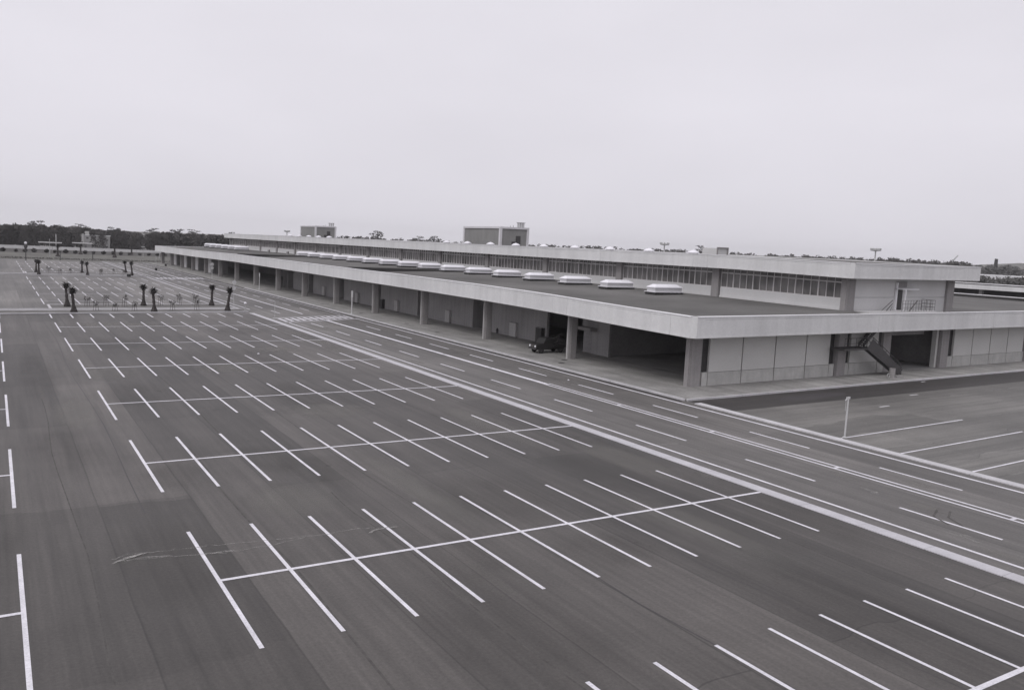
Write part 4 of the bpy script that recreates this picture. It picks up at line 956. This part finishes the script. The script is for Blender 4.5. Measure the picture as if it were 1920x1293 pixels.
# ------------------------------------------------------------------ far buildings
g = empty('house', (37.3, 462, 0)); tag(g, 'pale flat roofed house with small windows in front of the wood', 'house')
MB().box(1.0, 12.8, 0, 6, 0, 7.3).build('main_block', M['house'], g); MB().box(0, 1.0, -1.5, 6, 0, 8.0).build('end_wing', M['panel'], g); MB().box(.7, 13.1, -.4, 6.2, 7.3, 7.55).build('roof_slab', M['coping'], g); MB().box(1.8, 3.6, 1, 3, 7.55, 9.3).build('roof_tank', M['panel'], g)
for x in (2.2, 4.4, 5.2, 8.4, 10.2): 
    f = MB().box(x, x+1.0, -.06, -.001, 5.6, 6.5).build('window', M['metal_dark'], g); MB().box(x+.06, x+.94, -.075, -.062, 5.66, 6.44).build('pane', M['glass'], f)
def canopy(x0, x1, y, z, label):
    g = empty('canopy', (x0, y, 0)); tag(g, label, 'canopy')
    MB().box(0, x1-x0, 0, 4, z-.35, z+.1).build('canopy_roof', M['sill'], g)
    for k in range(4): MB().box(.3+k*(x1-x0-.8)/3, .55+k*(x1-x0-.8)/3, .3, .55, 0, z-.35).build('canopy_post', M['metal_dark'], g)
canopy(18.6, 28.4, 455, 3.3, 'long flat pale canopy behind the thicker flagpole'); canopy(33, 41.8, 455, 3.6, 'flat pale canopy just left of the pale house')
# second hall at the right
h2 = empty('market_hall', (204, 60, R(204))); tag(h2, 'second long hall with white edged roof at the right edge', 'hall')
MB().box(0, .28, 0, 260, 4.9, 6.25).build('fascia_panel', M['fascia'], h2); MB().box(-.02, .3, 0, 260, 6.02, 6.2).build('fascia_dark_line', M['roof_dark'], h2); MB().box(-.12, .4, 0, 260, 6.25, 6.42).build('coping', M['coping'], h2); MB().box(.3, 45, 0, 260, 5.6, 5.9).build('roof', M['roof'], h2)  # thin dark band runs along the face below the coping
MB().box(9, 9.3, 0, 258, 0, 5.6).build('wall', M['stain_and_shade'], h2); MB().box(.3, 9, 0, 258, .0, .1).build('floor', M['interior'], h2)  # back wall coloured dark to stand for the shade beneath the roof
for k in range(15): MB().box(1.8, 2.6, 1+17.1*k, 1.8+17.1*k, 0, 5.6).build('column', M['conc'], h2)
g = empty('warehouse', (345, 150, R(345))); tag(g, 'very long white walled shed in the distance at the right edge', 'shed')
MB().box(0, 20, -60, 260, 0, 6.2).build('wall', M['coping'], g); MB().box(-.3, 20.3, -60.3, 260.3, 6.2, 6.55).build('roof', M['coping'], g)
g = empty('chimney', (794.1, 423.6, R(794))); tag(g, 'dark slim chimney on the distant right skyline', 'chimney'); MB().tube((0, 0, 0), (0, 0, 14.6), 2.0, 1.4, 10).build('shaft', M['black'], g); MB().lathe([(1.2, 14.6), (1.4, 14.7), (1.4, 15.2), (.9, 15.2)], n=10).build('rim', M['metal_dark'], g)
g = empty('crane', (517.7, 303.3, R(517.7))); tag(g, 'tiny faint crane jib above the right end of the roof', 'crane'); MB().tube((0, 0, 0), (0, 0, 11.5), .35, .3, 6).build('mast', M['metal_pale'], g); MB().bar((-.4, 0, 11.3), (2.6, -1.6, 15.2), .5).build('jib', M['pole_grey'], g)
m = MB()   # distant rising land
for k in range(60):
    a0, a1 = rad(-40+2.4*k), rad(-40+2.4*(k+1)); D = 2000
    def hp(a): 
        x, y = D*math.sin(a), D*math.cos(a); e = 6+4*noise.noise(Vector((a*5, 2, 0)))+(9*math.exp(-((math.degrees(a)-63.5)/1.6)**2))
        return (x, y, R(x)-3), (x*1.03, y*1.03, R(x*1.03)+max(2, e)), (x*1.1, y*1.1, R(x*1.1)-5)
    A, B_ = hp(a0), hp(a1); m.quad(A[0], B_[0], B_[1], A[1]); m.quad(A[1], B_[1], B_[2], A[2])
tag(m.build('hills', M['grass']), 'low distant land along the horizon', None, None, 'structure')
# small litter on the asphalt
for i, (x, y, r) in enumerate(((21.0, 78.0, .12), (41.7, 57.0, .1))):
    m = MB(); m.lathe([(0, 0), (r, .01), (r*.8, r*.5), (r*.3, r*.7), (0, r*.6)], n=6); o = m.build('litter', M['paint']); o.location = (x, y, .012)
    tag(o, ['small white scrap of litter among the bay lines', 'small scrap of litter on the road by the pavement'][i], 'litter')

# thin sea air over the whole site
hz = MB().box(-2700, 2700, -900, 2700, -3, 62).build('haze', M['grass'])
hm = bpy.data.materials.new('sea_air'); hm.use_nodes = True; ht = hm.node_tree; ht.nodes.clear()
pvn = ht.nodes.new('ShaderNodeVolumePrincipled'); pvn.inputs['Density'].default_value = 0.00016; pvn.inputs['Color'].default_value = (.95, .945, .96, 1); pvn.inputs['Anisotropy'].default_value = .2
hout = ht.nodes.new('ShaderNodeOutputMaterial'); ht.links.new(pvn.outputs[0], hout.inputs['Volume'])
hz.data.materials.clear(); hz.data.materials.append(hm); tag(hz, 'thin grey sea haze over the whole site', None, None, 'stuff')
